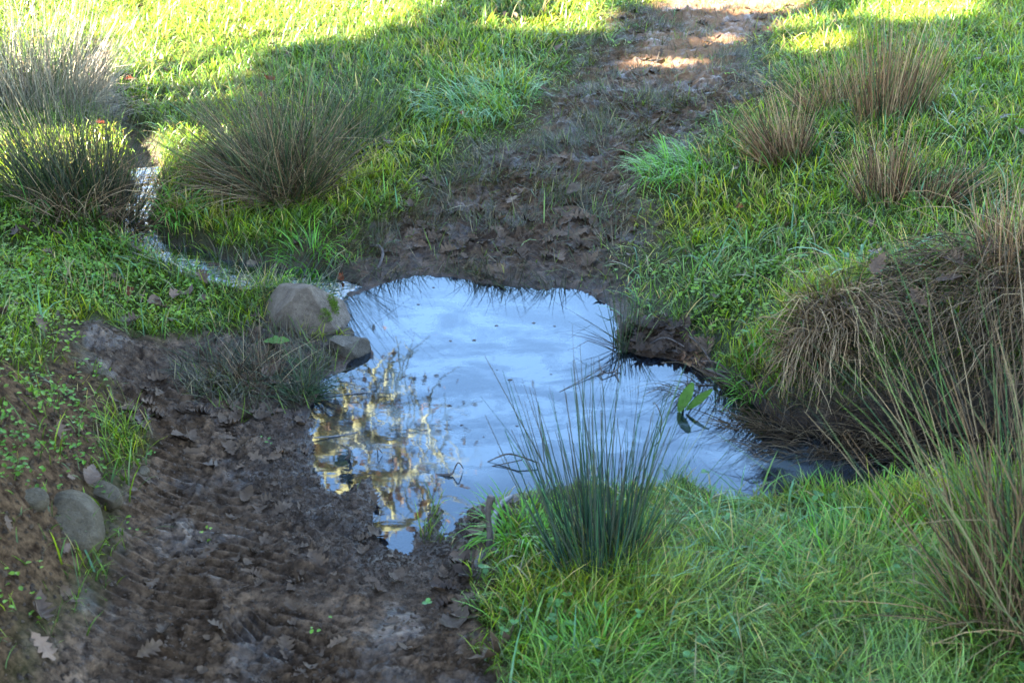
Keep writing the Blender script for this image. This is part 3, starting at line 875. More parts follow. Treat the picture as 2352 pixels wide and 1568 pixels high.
clump(1372, 1310, "fresh dark green rush clump on the near bank in front of the pool", [
    dict(name="green_stems", n=200, rad=.07, hgt=.56, pal=np.array([[.032, .085, .042], [.026, .070, .040], [.045, .10, .036]]), spread=.24, lean=(-.10, .0), grav=.12, thick=.0022, lmin=.45, tipc=(.07, .06, .045), ell=(1.1, 1.0)),
    dict(name="leaning_stems", n=34, rad=.07, hgt=.44, pal=GREENS, spread=.3, lean=(.6, .15), grav=.2, thick=.0018, lmin=.6, off=(.04, 0)),
    dict(name="dead_stems", n=80, rad=.07, hgt=.24, pal=BROWNS, spread=.6, lean=(.15, .1), grav=.5, thick=.0016, lmin=.4, off=(.03, 0))])
clump(2045, 265, "tall brown rush clump highest on the right slope", [
    dict(name="dead_stems", n=300, rad=.11, hgt=.42, pal=REDB, spread=.25, lean=(.06, 0), grav=.10, thick=.0019, lmin=.5, ell=(1.2, .8)),
    dict(name="green_stems", n=90, rad=.14, hgt=.52, pal=GREENS, spread=.4, lean=(-.02, 0), grav=.12, thick=.0016, lmin=.6)])
clump(1895, 250, "small thin brown rushes left of the tallest brown clump", [
    dict(name="dead_stems", n=150, rad=.09, hgt=.26, pal=REDB, spread=.6, lean=(-.2, 0), grav=.3, thick=.0017, lmin=.4),
    dict(name="green_stems", n=40, rad=.12, hgt=.42, pal=GREENS, spread=.5, grav=.12, thick=.0015, lmin=.5)])
clump(1800, 365, "brown rush clump leaning left beside the path", [
    dict(name="dead_stems", n=260, rad=.075, hgt=.32, pal=REDB, spread=.5, lean=(-.42, .05), grav=.22, thick=.0019, lmin=.45),
    dict(name="green_stems", n=45, rad=.1, hgt=.36, pal=GREENS, spread=.5, lean=(-.1, 0), grav=.12, thick=.0015, lmin=.5)])
clump(2035, 455, "brown rush clump in the middle of the right slope", [
    dict(name="dead_stems", n=200, rad=.07, hgt=.34, pal=REDB, spread=.3, lean=(-.10, 0), grav=.10, thick=.0019, lmin=.45),
    dict(name="green_stems", n=40, rad=.12, hgt=.42, pal=GREENS, spread=.5, lean=(.1, 0), grav=.12, thick=.0015, lmin=.5)])
clump(2150, 465, "short dark brown rush stubble right of the middle clump", [
    dict(name="dead_stems", n=110, rad=.06, hgt=.22, pal=REDB * .8, spread=.35, lean=(.1, 0), grav=.15, thick=.0019, lmin=.4),
    dict(name="green_stems", n=30, rad=.10, hgt=.40, pal=GREENS, spread=.5, lean=(.5, 0), grav=.12, thick=.0014, lmin=.6)])
clump(2340, 640, "upright brown rushes at the right edge above the hanging tussock", [
    dict(name="dead_stems", n=260, rad=.09, hgt=.33, pal=REDB, spread=.3, lean=(.05, 0), grav=.12, thick=.0018, lmin=.45)])
clump(1900, 745, "smaller tussock of dead stems hanging straight down to the water", [
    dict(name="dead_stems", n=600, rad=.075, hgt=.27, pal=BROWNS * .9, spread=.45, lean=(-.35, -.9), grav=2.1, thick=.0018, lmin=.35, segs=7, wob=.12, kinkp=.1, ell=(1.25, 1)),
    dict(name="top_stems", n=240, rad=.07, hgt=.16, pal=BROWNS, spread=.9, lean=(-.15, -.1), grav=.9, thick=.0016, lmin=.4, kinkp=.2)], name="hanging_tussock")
clump(2215, 850, "large tussock of dead rush stems hanging over the dark water", [
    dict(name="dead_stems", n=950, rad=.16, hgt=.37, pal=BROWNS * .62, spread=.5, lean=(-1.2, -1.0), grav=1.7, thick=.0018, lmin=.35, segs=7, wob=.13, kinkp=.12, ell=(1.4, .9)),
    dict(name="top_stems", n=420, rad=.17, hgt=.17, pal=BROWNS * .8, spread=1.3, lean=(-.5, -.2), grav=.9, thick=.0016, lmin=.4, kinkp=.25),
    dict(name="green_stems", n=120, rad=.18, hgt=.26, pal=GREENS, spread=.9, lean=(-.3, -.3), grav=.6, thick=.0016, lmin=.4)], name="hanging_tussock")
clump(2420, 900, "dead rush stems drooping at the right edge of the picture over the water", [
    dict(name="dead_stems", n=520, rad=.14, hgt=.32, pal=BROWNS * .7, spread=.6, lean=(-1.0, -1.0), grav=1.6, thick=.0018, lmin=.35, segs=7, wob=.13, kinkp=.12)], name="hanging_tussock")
clump(2400, 1400, "tall mixed brown and green rushes close to the camera at the right edge", [
    dict(name="dead_stems", n=290, rad=.14, hgt=.76, pal=BROWNS * .62, spread=.36, lean=(-.16, .05), grav=.25, thick=.0020, lmin=.35, kinkp=.12),
    dict(name="green_stems", n=130, rad=.14, hgt=.78, pal=GREENS, spread=.4, lean=(-.16, .08), grav=.2, thick=.0019, lmin=.5),
    dict(name="fallen_stems", n=90, rad=.12, hgt=.36, pal=BROWNS, spread=.6, lean=(-.9, -.3), grav=.7, thick=.0016, lmin=.5)])
clump(590, 875, "low flattened grey green rush on the mud left of the pool", [
    dict(name="green_stems", n=210, rad=.10, hgt=.16, pal=np.array([[.075, .080, .045], [.11, .105, .07], [.04, .06, .03]]), spread=1.0, lean=(.7, -.25), grav=.8, thick=.0016, lmin=.4, ell=(1.8, 1.0), wob=.08),
    dict(name="dead_stems", n=150, rad=.09, hgt=.16, pal=BROWNS * .7, spread=1.1, lean=(.2, 0), grav=.5, thick=.0013, lmin=.4)])
clump(695, 905, "green rush stems trailing from the left shore into the pool", [
    dict(name="green_stems", n=130, rad=.045, hgt=.17, pal=np.array([[.05, .10, .03], [.06, .085, .04]]), spread=.9, lean=(.5, -.1), grav=.6, thick=.0014, lmin=.4)])
clump(1440, 792, "sparse dark rush reaching out over the pool from the leafy point", [
    dict(name="upright_stems", n=46, rad=.045, hgt=.26, pal=GREENS * .7, spread=.35, lean=(-.08, 0), grav=.15, thick=.0013, lmin=.45),
    dict(name="reaching_stems", n=16, rad=.03, hgt=.26, pal=np.array([[.045, .05, .035], [.07, .035, .03]]), spread=.35, lean=(-1.5, -.25), grav=.35, thick=.0013, lmin=.5, kinkp=.3)])
clump(560, 660, "thin grey green stems standing along the bank of the stream", [
    dict(name="green_stems", n=130, rad=.24, hgt=.20, pal=np.array([[.07, .095, .06], [.05, .08, .04], [.10, .11, .07]]), spread=.5, lean=(.1, 0), grav=.2, thick=.0012, lmin=.4, ell=(1.4, .6)),
    dict(name="dead_stems", n=60, rad=.2, hgt=.17, pal=STRAW * .7, spread=.7, lean=(.1, 0), grav=.4, thick=.0012, lmin=.4, ell=(1.4, .6))])
clump(225, 675, "few pale yellow rush stubs on the weedy left bank", [
    dict(name="dead_stems", n=28, rad=.09, hgt=.13, pal=np.array([[.42, .30, .14], [.34, .33, .12], [.38, .22, .12]]), spread=.4, lean=(.2, 0), grav=.1, thick=.0017, lmin=.4, ell=(1.6, .8))])
for (px, py, lab) in ((1250, 662, "short dark stems along the far shore in the middle of the pool"), (1130, 650, "short dark stems along the far shore left of the middle"), (900, 640, "wisps of dark grass on the far left shore of the pool")):
    clump(px, py, lab, [dict(name="dead_stems", n=46, rad=.08, hgt=.11, pal=np.array([[.05, .045, .03], [.06, .07, .03]]), spread=.6, lean=(-.1, -.3), grav=.5, thick=.0012, lmin=.4, ell=(1.6, .4))])
for i_, (px, py, lab) in enumerate(((1960, 985, "dark dead stems trailing in the water left of the large tussock"), (2100, 1000, "dark dead stems trailing in the water below the large tussock"), (2250, 1010, "dark dead stems trailing in the water near the right edge"), (1930, 925, "dead stems matted on the bank under the small tussock"), (2110, 925, "dead stems matted on the bank under the large tussock"), (2290, 940, "dead stems matted on the bank at the right edge"), (300, 425, "thin dead stems hanging over the upper stream by the dark rushes"), (1690, 890, "thin dark stems overhanging the water right of the leafy point"))):
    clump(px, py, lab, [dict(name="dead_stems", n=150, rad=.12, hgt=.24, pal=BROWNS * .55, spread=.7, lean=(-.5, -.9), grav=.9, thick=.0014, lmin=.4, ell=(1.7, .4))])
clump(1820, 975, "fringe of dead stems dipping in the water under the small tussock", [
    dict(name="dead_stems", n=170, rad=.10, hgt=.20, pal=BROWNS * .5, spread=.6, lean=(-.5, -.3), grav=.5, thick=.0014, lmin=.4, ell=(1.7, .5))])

# ------------------------------------------------------------------ broad-bladed grass tufts
def blade_tuft(px, py, n, rad, L0, W0, cols, label, name="grass_tuft", lean=(0, 0), dth=.35, th=.4, frac=.6, cat="grass tuft"):
    p = at(px, py)
    a = rng.uniform(0, 6.28, n); rr = np.sqrt(rng.random(n)) * rad
    x = p.x + np.cos(a) * rr; y = p.y + np.sin(a) * rr
    az = np.arctan2(np.sin(a) + lean[1] * 2, np.cos(a) + lean[0] * 2) + rng.normal(0, .5, n)
    L = L0 * rng.uniform(.5, 1.1, n); c = cols[rng.integers(0, len(cols), n)] * (.75 + .5 * rng.random(n))[:, None]
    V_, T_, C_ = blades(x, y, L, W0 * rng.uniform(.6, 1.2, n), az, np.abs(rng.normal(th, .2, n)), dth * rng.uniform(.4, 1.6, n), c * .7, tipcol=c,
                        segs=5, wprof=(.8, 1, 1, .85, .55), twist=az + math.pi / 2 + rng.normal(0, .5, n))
    o = put(name, mesh_tris(name, V_ - np.array(p), T_, C_, M_GRASS), label=label, category=cat); o.location = p
    return o
BG = np.array([[.13, .26, .11], [.17, .30, .12], [.09, .22, .05]])
LG = np.array([[.12, .30, .022], [.15, .33, .025], [.09, .24, .02]])
blade_tuft(1960, 640, 26, .03, .20, .008, BG * .8, "broad pale bluish grass blades standing on top of the small tussock", th=.4, dth=.55)
blade_tuft(2080, 620, 90, .13, .20, .006, BG * .8, "broad arching bluish grass sweeping left across the right bank", lean=(.6, -.4), th=.8, dth=.4)
blade_tuft(1545, 400, 260, .12, .17, .004, LG, "bright green grass clump at the right edge of the path", lean=(-.6, 0), th=.35)
blade_tuft(1070, 255, 340, .17, .19, .004, BG, "thick bluish green grass clump left of the path", lean=(-.5, -.3), th=.5)
blade_tuft(1160, 210, 200, .15, .15, .004, BG, "second grass clump behind the thick bluish one", th=.4)
blade_tuft(705, 600, 90, .07, .13, .0045, LG, "yellow green grass tuft leaning over the brown shallows behind the boulder", lean=(-.3, -.3), th=.4)
blade_tuft(1200, 1240, 130, .055, .15, .004, LG, "bright young grass beside the upright stick on the near shore", th=.3)
blade_tuft(1560, 1075, 60, .05, .08, .004, LG, "bright grass tips rising from the pool right of the front rushes", th=.2, dth=.15)
blade_tuft(1750, 860, 150, .06, .13, .0035, LG, "bright upright grass on the shore left of the hanging tussock", th=.3)
blade_tuft(400, 480, 110, .09, .11, .005, LG, "leafy green grass on the right bank of the stream", th=.5)
blade_tuft(2050, 1150, 110, .15, .08, .004, LG, "fresh grass blades at the near edge of the dark water", th=.25, dth=.15)
blade_tuft(60, 470, 30, .10, .17, .005, BG, "tall single grass blades at the left edge below the dark rushes", th=.3)
blade_tuft(1760, 1230, 300, .16, .20, .0042, BG, "long silvery grass combed toward the camera on the near bank", lean=(-.3, -1.0), th=.9, dth=.2)
blade_tuft(1680, 1330, 300, .16, .20, .0042, BG, "long silvery grass lying flat in the middle of the near bank", lean=(-.5, -1.0), th=.9, dth=.2)
blade_tuft(1950, 1330, 300, .14, .15, .0045, LG, "upright bright green grass tuft in the near bank", th=.35)
blade_tuft(1370, 1540, 240, .10, .11, .005, LG, "vivid green grass tuft at the bottom edge", th=.3)

# ------------------------------------------------------------------ stones
def rock_mesh(name, size, seed, cuts=(), rough=.12, sub=4, mat=None, flat=0.0):
    bm = bmesh.new(); bmesh.ops.create_icosphere(bm, subdivisions=sub, radius=1.0)
    r = random.Random(seed)
    pls = []
    for c in cuts:
        v = Vector(c[:3]).normalized(); pls.append((v, c[3]))
    co = np.array([v.co[:] for v in bm.verts])
    nz = fbm(co[:, 0] * 1.0 + seed, co[:, 1] + co[:, 2] * 1.7, 1.1, 4, seed) * rough + fbm(co[:, 0] + co[:, 2] * .8, co[:, 1] - co[:, 2] * .6 + seed, .35, 3, seed + 9) * rough * .3
    for v, q in zip(bm.verts, nz):
        v.co *= 1 + q
        for nrm, dd in pls:
            e = v.co.dot(nrm) - dd
            if e > 0: v.co -= nrm * e * .93
        v.co = Vector((v.co.x * size[0], v.co.y * size[1], v.co.z * size[2]))
    me = bpy.data.meshes.new(name); bm.to_mesh(me); bm.free()
    me.polygons.foreach_set("use_smooth", [True] * len(me.polygons))
    if mat: me.materials.append(mat)
    return me

def stone(px, py, size, seed, label, cuts=(), rot=(0, 0, 0), dz=0.0, mat=None, name="stone", rough=.12, cat="stone", sub=4):
    p = at(px, py)
    me = rock_mesh(name, size, seed, cuts, rough, sub=sub, mat=mat)
    o = put(name, me, label=label, category=cat)
    o.location = (p.x, p.y, max(p.z, 0) + dz); o.rotation_euler = rot
    return o

boulder = stone(697, 732, (.142, .118, .135), 3, "big rounded muddy boulder with moss at the left shore of the pool", cuts=[(-.75, -.2, .66, .66), (.35, -.85, .35, .74), (.85, -.15, .5, .70), (-.2, .2, 1, .80), (-.5, -.8, .3, .76), (.3, .5, .8, .72)], mat=M_ROCK, name="boulder", dz=-.004, cat="boulder", sub=6, rough=.16)
slab = stone(796, 806, (.072, .060, .060), 8, "angular grey block of stone jutting into the pool below the boulder", cuts=[(-.12, .15, 1, .50), (.85, -.35, .45, .58), (-.55, -.85, -.15, .40), (-.1, .9, .2, .6), (.35, -.9, -.1, .55), (-1, .1, .1, .7)], rot=(.12, .10, -.25), mat=M_SLAB, dz=.004, rough=.07)
stone(793, 768, (.026, .020, .020), 9, "small dark stone between the boulder and the angular block", cuts=[(.5, -.5, .5, .6)], mat=M_SLAB, dz=.002)
stone(168, 1192, (.062, .088, .046), 12, "largest smooth stone half buried in the left bank", cuts=[(-.2, -.3, 1, .8), (.8, -.2, .3, .8)], rot=(.30, .12, .55), mat=M_BANKROCK, dz=-.012, sub=5, rough=.09)
stone(235, 1138, (.052, .030, .028), 14, "long flat stone lying right of the largest bank stone", cuts=[(0, .1, 1, .5), (.2, -1, .2, .6)], rot=(.2, .15, -.55), mat=M_BANKROCK, dz=.002, rough=.09)
stone(78, 1150, (.030, .026, .026), 17, "smallest of the three stones in the left bank", cuts=[(.2, -.2, 1, .6)], mat=M_BANKROCK, dz=.0)
stone(330, 1085, (.014, .020, .014), 19, "small tan stone stuck in the mud right of the bank stones", cuts=[(.2, -.2, 1, .6)], mat=M_BANKROCK, dz=.0, sub=3)
stone(285, 742, (.020, .014, .020), 21, "small grey stone at the edge of the bare earth on the left", cuts=[(-.5, -.5, .5, .6)], mat=M_ROCK, dz=.0, sub=3)
stone(577, 606, (.018, .014, .014), 22, "small pale stone at the far edge of the brown shallows", mat=M_ROCK, dz=.0, sub=3)
stone(212, 138, (.085, .05, .035), 23, "dark wet rock in the stream under the sunny bank", mat=M_SLAB, dz=.0, cuts=[(0, 0, 1, .5)])

# moss on the boulder
def moss_on(parent, dirs, n, spread, size):
    V_all = []; T_all = []; C_all = []; b = 0
    me = parent.data
    co = np.array([v.co[:] for v in me.vertices]); nr = np.array([v.normal[:] for v in me.vertices])
    cn = co / np.linalg.norm(co, axis=1, keepdims=True)
    for d in dirs:
        d = np.array(d) / np.linalg.norm(d)
        dist = np.linalg.norm(cn - d, axis=1)
        cand = np.where(dist < spread)[0]
        if not len(cand): continue
        ix = rng.choice(cand, n); m_ = len(ix)
        p = co[ix] + rng.normal(0, .003, (m_, 3))
        dd = nr[ix] + rng.normal(0, .5, (m_, 3)); dd /= np.linalg.norm(dd, axis=1, keepdims=True)
        side = np.cross(dd, rng.normal(0, 1, (m_, 3))); side /= np.linalg.norm(side, axis=1, keepdims=True)
        L = size * rng.uniform(.5, 1.2, m_)[:, None]
        tri = np.stack([p - side * .0012, p + side * .0012, p + dd * L], 1).reshape(-1, 3)
        V_all.append(tri); T_all.append(np.arange(m_ * 3).reshape(-1, 3) + b); b += m_ * 3
        c = np.array([.10, .15, .015]) * rng.uniform(.5, 1.3, (m_, 1))
        C_all.append(np.repeat(c, 3, axis=0))
    put("moss", mesh_tris("moss", np.vstack(V_all), np.vstack(T_all), np.vstack(C_all), M_MOSS), parent, kind="stuff")
moss_on(boulder, [(.75, -.62, .45), (.92, .1, .62), (.97, -.05, .45)], 420, .20, .007)

# ------------------------------------------------------------------ oak leaves
def oak_leaf(name, seed, mat, L=.075, simple=False, curl=.3):
    r = random.Random(seed)
    nl = 4
    pts = []
    ts = np.linspace(0.06, .97, 10)
    wd = []
    for i, t in enumerate(ts):
        env = math.sin(math.pi * min(1, t * .93 + .05)) ** .8 * (.22 + .20 * t)
        lob = (1.18 if i % 2 else .52) if not simple else 1.0
        wd.append(env * lob * r.uniform(.85, 1.15))
    left = [(t + (.03 if i % 2 else -.01), w) for i, (t, w) in enumerate(zip(ts, wd))]
    wd2 = [w * r.uniform(.85, 1.15) for w in wd]
    right = [(t + (.03 if i % 2 else -.01), -w) for i, (t, w) in enumerate(zip(ts, wd2))]
    V_ = []; T_ = []
    cb = r.uniform(-.5, 1) * curl; cs = r.uniform(.2, 1.2) * curl; tw = r.uniform(-.6, .6) * curl
    def P(t, w):
        z = cs * w * w * 3.0 + cb * (t - .5) ** 2 * 1.2 + tw * w * (t - .5) * 2 + .02 * math.sin(t * 19 + seed) * abs(w) * 6
        return ((t - .5) * L, w * L, z * L)
    mid = [P(t, 0) for t, _ in left]
    V_ = [P(t, w) for t, w in left] + mid + [P(t, w) for t, w in right] + [P(1.03, 0), P(-.02, .004), P(-.16, .0), P(-.02, -.012)]
    n = len(ts)
    for i in range(n - 1):
        T_ += [(i, n + i, n + i + 1), (i, n + i + 1, i + 1), (n + i, 2 * n + i, 2 * n + i + 1), (n + i, 2 * n + i + 1, n + i + 1)]
    T_ += [(n - 1, 2 * n - 1, 3 * n), (2 * n - 1, 3 * n - 1, 3 * n), (0, 3 * n + 1, n), (n, 3 * n + 1, 3 * n + 3), (n, 3 * n + 3, 2 * n), (3 * n + 1, 3 * n + 2, 3 * n + 3)]
    return mesh_tris(name, np.array(V_), np.array(T_), None, mat)

LEAFM = {}
for key, mt in (("mud", M_MUDLEAF), ("wet", M_WETLEAF), ("red", M_REDLEAF), ("tan", M_TANLEAF), ("pale", M_PALELEAF)):
    LEAFM[key] = [oak_leaf("oak_leaf", 100 + i * 7, mt, .075, i in (2, 6), .22 + .16 * i) for i in range(7)]
LEAFM["green"] = [oak_leaf("green_leaf", 55 + i, M_GREENLEAF, .07, True, .15) for i in range(2)]

def surf_rot(x, y, az, tilt=(0, 0), e=.02):
    hx = (H(np.array([x + e]), np.array([y]))[0] - H(np.array([x - e]), np.array([y]))[0]) / (2 * e)
    hy = (H(np.array([x]), np.array([y + e]))[0] - H(np.array([x]), np.array([y - e]))[0]) / (2 * e)
    hx = max(-1, min(1, hx)); hy = max(-1, min(1, hy))
    n = Vector((-hx + tilt[0], -hy + tilt[1], 1)).normalized()
    q = Vector((0, 0, 1)).rotation_difference(n).to_matrix().to_4x4()
    return (q @ Matrix.Rotation(az, 4, 'Z'))

def leaf(x, y, key, scale, label, group=None, dz=.004, tilt=.2, name="fallen_leaf", az=None, cat="leaf"):
    me = random.choice(LEAFM[key])
    o = put(name, me, label=label, category=cat)
    if group: o["group"] = group
    z = max(H(np.array([x]), np.array([y]))[0], -0.002) + dz
    o.matrix_world = Matrix.Translation((x, y, z)) @ surf_rot(x, y, random.uniform(0, 6.28) if az is None else az, (random.gauss(0, tilt), random.gauss(0, tilt))) @ Matrix.Diagonal((scale, scale * random.uniform(.85, 1.1), scale, 1))
    return o

def leafpx(px, py, key, scale, label, **kw):
    p = at(px, py); return leaf(p.x, p.y, key, scale, label, **kw)

leafpx(1316, 452, "pale", .95, "pale cream leaf standing out on the dark path beyond the pool", az=.8, tilt=.3, dz=.028)
leafpx(637, 808, "green", 1.0, "single bright green leaf lying on the low rushes below the boulder", dz=.035, az=.3, tilt=.25)
leafpx(690, 845, "green", .8, "yellow green leaf half hidden in the rushes by the left shore", dz=.02, az=.2)
leafpx(92, 1412, "tan", 1.0, "pale grey brown oak leaf on the mud near the lower left corner", az=-1.1, dz=.008)
leafpx(100, 1490, "tan", .85, "second pale oak leaf in the lower left corner below the first", az=-.5, dz=.008)
leafpx(1142, 1512, "tan", 1.35, "large brown leaf at the bottom edge beside the clover", az=.3, dz=.012)
leafpx(1040, 1440, "mud", 1.1, "big grey leaf on the mud left of the clover", az=1.0, dz=.008)
leafpx(632, 312, "red", .7, "orange red leaf caught in the biggest rush clump", az=1.0, tilt=.8, dz=.22)
leafpx(612, 320, "red", .55, "smaller red leaf caught lower in the biggest rush clump", az=2.0, tilt=.8, dz=.17)
leafpx(240, 345, "red", .6, "red leaf caught on the right side of the dark green rushes", az=1.0, tilt=.8, dz=.10)
leafpx(300, 199, "red", .55, "small orange leaf on the sunlit grass by the shadow edge", dz=.03)
leafpx(297, 674, "red", .6, "dark red leaf on the weedy bank left of the stream", dz=.01)
leafpx(788, 648, "red", .55, "red brown leaf behind the boulder by the yellow green grass", dz=.012, tilt=.5)
leafpx(396, 702, "tan", .75, "tan leaf standing on edge between the stream and the mud", dz=.03, tilt=1.2, az=1.5)
leafpx(356, 708, "mud", .8, "curled grey leaf left of the upright tan leaf", dz=.012)
leafpx(1062, 287, "red", .5, "small pinkish leaf in the thick grass left of the path", dz=.05)
leafpx(1700, 497, "red", .5, "orange leaf in the grass right of the path", dz=.03)
leafpx(1800, 360, "red", .7, "rust leaf caught in the brown rush clump leaning left", dz=.06, tilt=.7)
leafpx(2100, 750, "tan", .8, "brown leaf draped over the large hanging tussock", dz=.08, tilt=.5)
leafpx(2050, 780, "tan", .7, "brown leaf on the left shoulder of the large hanging tussock", dz=.07, tilt=.5)
leafpx(2230, 830, "tan", .9, "curled brown leaf low on the large hanging tussock", dz=.08, tilt=.5)
leafpx(1815, 1435, "pale", .5, "small pinkish grey leaf in the long grass at the bottom right", dz=.045)
leafpx(2010, 1530, "tan", .8, "brown leaf deep in the grass at the bottom right", dz=.02)
leafpx(2160, 1450, "tan", 1.1, "large brown leaf under the rushes at the right edge", dz=.03, tilt=.6)
leafpx(2260, 1350, "red", .9, "reddish leaf among the near rushes at the right edge", dz=.05, tilt=.6)
leafpx(130, 545, "tan", 1.1, "crumpled brown leaf bundle on the green weeds at the left", dz=.02, tilt=.6)
leafpx(45, 548, "tan", .8, "brown leaf at the far left among the weeds", dz=.02, tilt=.4)

for i, (px, py, lab) in enumerate([(2000, 700, "brown leaf on top of the large hanging tussock near its left end"), (2180, 690, "brown leaf on the crest of the large hanging tussock"), (2270, 740, "brown leaf on the right side of the large hanging tussock crest"), (2150, 800, "curled leaf in the middle of the large hanging tussock"), (2320, 880, "brown leaf at the right edge among hanging dead stems")]):
    leafpx(px, py, "tan", random.uniform(.7, 1.0), lab, dz=.11, tilt=.5)
groups = [  # zone poly, count, kinds, label, group, scale
    (wpoly([(830,520),(1000,450),(1400,460),(1430,640),(1300,650),(900,630),(800,640)]), 80, ["mud", "mud", "wet"], "pressed into the far shore of the pool", "leaves in the mud of the far shore", .9),
    (wpoly([(1200,330),(1560,300),(1480,450),(1000,450)]), 34, ["mud", "mud", "tan"], "trodden into the middle of the path", "leaves on the middle of the path", .9),
    (wpoly([(1400,110),(1560,10),(1780,10),(1700,150),(1600,300),(1300,300)]), 40, ["mud", "mud", "wet", "tan"], "on the distant upper part of the path", "leaves on the upper path", .9),
    (wpoly([(620,770),(800,830),(740,900),(560,900),(400,860),(480,760)]), 34, ["mud", "mud", "tan"], "in the litter below the boulder", "leaf litter below the boulder", .85),
    (wpoly([(1430,745),(1500,730),(1590,745),(1640,820),(1440,818)]), 30, ["wet", "wet", "mud"], "heaped on the leafy point at the right shore", "dark leaves on the right shore point", .85),
    (wpoly([(250,860),(560,900),(700,1000),(700,1100),(400,1050),(250,950)]), 40, ["mud", "mud", "wet"], "flattened in the mud left of the pool", "leaves in the mud left of the pool", .75),
    (wpoly([(300,1120),(640,1150),(900,1330),(1050,1400),(900,1540),(300,1540)]), 24, ["mud"], "in the rutted mud nearest the camera", "leaves in the rutted near mud", .55),
    (wpoly([(990,1330),(1110,1210),(1150,1280),(1100,1420),(1020,1400)]), 22, ["wet", "mud"], "piled beside the upright stick", "leaves piled beside the upright stick", .85)]
def sample_poly(P, n):
    P = np.asarray(P); out_ = []
    while len(out_) < n:
        q = rng.uniform(P.min(0), P.max(0))
        if poly_sd(np.array([q[0]]), np.array([q[1]]), P)[0] < 0: out_.append(q)
    return out_
for P_, n, kinds, lab, grp, sc in groups:
    for q in sample_poly(P_, n):
        if H(np.array([q[0]]), np.array([q[1]]))[0] < .006: continue
        kd = random.choice(kinds); sz = random.uniform(.6, 1.2)
        word = ("large " if sz > 1.0 else "small " if sz < .78 else "middling ") + {"mud": "grey brown mud-coated leaf", "wet": "shiny dark wet leaf", "tan": "dry tan leaf"}[kd]
        leaf(q[0], q[1], kd, sc * sz, word + " " + lab, group=grp, dz=random.uniform(-.003, .006), tilt=.2)

# the rest of the litter, past counting
def litter(name, label, F, n, box, kinds, smin, smax, dz=(-.003, .006), tilt=.2):
    x, y = scatter(n, box)
    m = (rng.random(len(x)) < zone(F, x, y)) & (H(x, y) > .002); x, y = x[m], y[m]
    V_ = []; T_ = []; b = 0
    tm = []
    for key in kinds:
        for me in LEAFM[key]:
            c = np.zeros(len(me.vertices) * 3); me.vertices.foreach_get("co", c)
            t = np.zeros(len(me.polygons) * 3, dtype=np.int32); me.loops.foreach_get("vertex_index", t)
            tm.append((c.reshape(-1, 3), t.reshape(-1, 3)))
    for i in range(len(x)):
        c, t = tm[rng.integers(len(tm))]
        M_ = np.array((surf_rot(x[i], y[i], random.uniform(0, 6.28), (random.gauss(0, tilt), random.gauss(0, tilt)))).to_3x3())
        s = random.uniform(smin, smax)
        z = max(H(np.array([x[i]]), np.array([y[i]]))[0], -.002) + random.uniform(*dz)
        V_.append((c * s) @ M_.T + np.array([x[i], y[i], z])); T_.append(t + b); b += len(c)
    if V_: put(name, mesh_tris(name, np.vstack(V_), np.vstack(T_), None, LEAFM[kinds[0]][0].materials[0]), kind="stuff", label=label, category="leaf litter")
    return
shore = np.exp(-np.maximum(sd, 0) / .14) * (sd > .0)
litter("leaf_litter", "scraps of muddy leaf trodden into the path and near mud", np.clip((.25 * m_path + .16 * m_mud + .8 * m_sedge * .6 + .6 * shore * (m_path + m_mud)) * (1 - .5 * m_dry), 0, 1), 15000, (-2.6, 2.6, 1.4, 8.5), ["mud"], .25, .75)
litter("leaf_litter", "wet black leaf scraps on the right shore point", np.clip(m_pen, 0, 1), 9000, (.2, 1.6, 2.6, 4.0), ["wet"], .3, .85, (0, .02), .35)
litter("leaf_litter", "brown leaf scraps scattered in the grass and weeds", (1 - mud_all) * (.05 + .22 * m_weed + .15 * msk_soil + .25 * m_tuss) * (sd > .03), 9000, (-4, 4, 1.4, 8), ["tan", "wet"], .3, .8, (.002, .03), .4)

# ------------------------------------------------------------------ sticks
def tube(pts, radii, sides=7, noise=.15, seed=0):
    r = random.Random(seed)
    pts = [Vector(p) for p in pts]
    # resample
    P_ = []; R_ = []
    for i in range(len(pts) - 1):
        p0 = pts[max(i - 1, 0)]; p1 = pts[i]; p2 = pts[i + 1]; p3 = pts[min(i + 2, len(pts) - 1)]
        for s in range(4):
            t = s / 4
            q = .5 * ((2 * p1) + (-p0 + p2) * t + (2 * p0 - 5 * p1 + 4 * p2 - p3) * t * t + (-p0 + 3 * p1 - 3 * p2 + p3) * t ** 3)
            P_.append(q); R_.append(radii[i] * (1 - t) + radii[i + 1] * t)
    P_.append(pts[-1]); R_.append(radii[-1])
    V_ = []; T_ = []
    n = len(P_)
    for i, (p, rad) in enumerate(zip(P_, R_)):
        d = (P_[min(i + 1, n - 1)] - P_[max(i - 1, 0)]).normalized()
        a = d.cross(Vector((.31, .2, .93))).normalized(); b = d.cross(a)
        kn = 1 + r.uniform(-noise, noise)
        for s in range(sides):
            an = 2 * math.pi * s / sides
            V_.append(p + (a * math.cos(an) + b * math.sin(an)) * rad * kn * (1 + r.uniform(-noise, noise) * .5))
        if i:
            for s in range(sides):
                q0 = (i - 1) * sides + s; q1 = (i - 1) * sides + (s + 1) % sides
                T_.append((q0, q1, q1 + sides, q0 + sides))
    b0 = len(V_); V_.append(P_[0]); V_.append(P_[-1])
    for s in range(sides):
        T_.append((b0, (s + 1) % sides, s, b0)); T_.append((b0 + 1, (n - 1) * sides + s, (n - 1) * sides + (s + 1) % sides, b0 + 1))
    return V_, T_

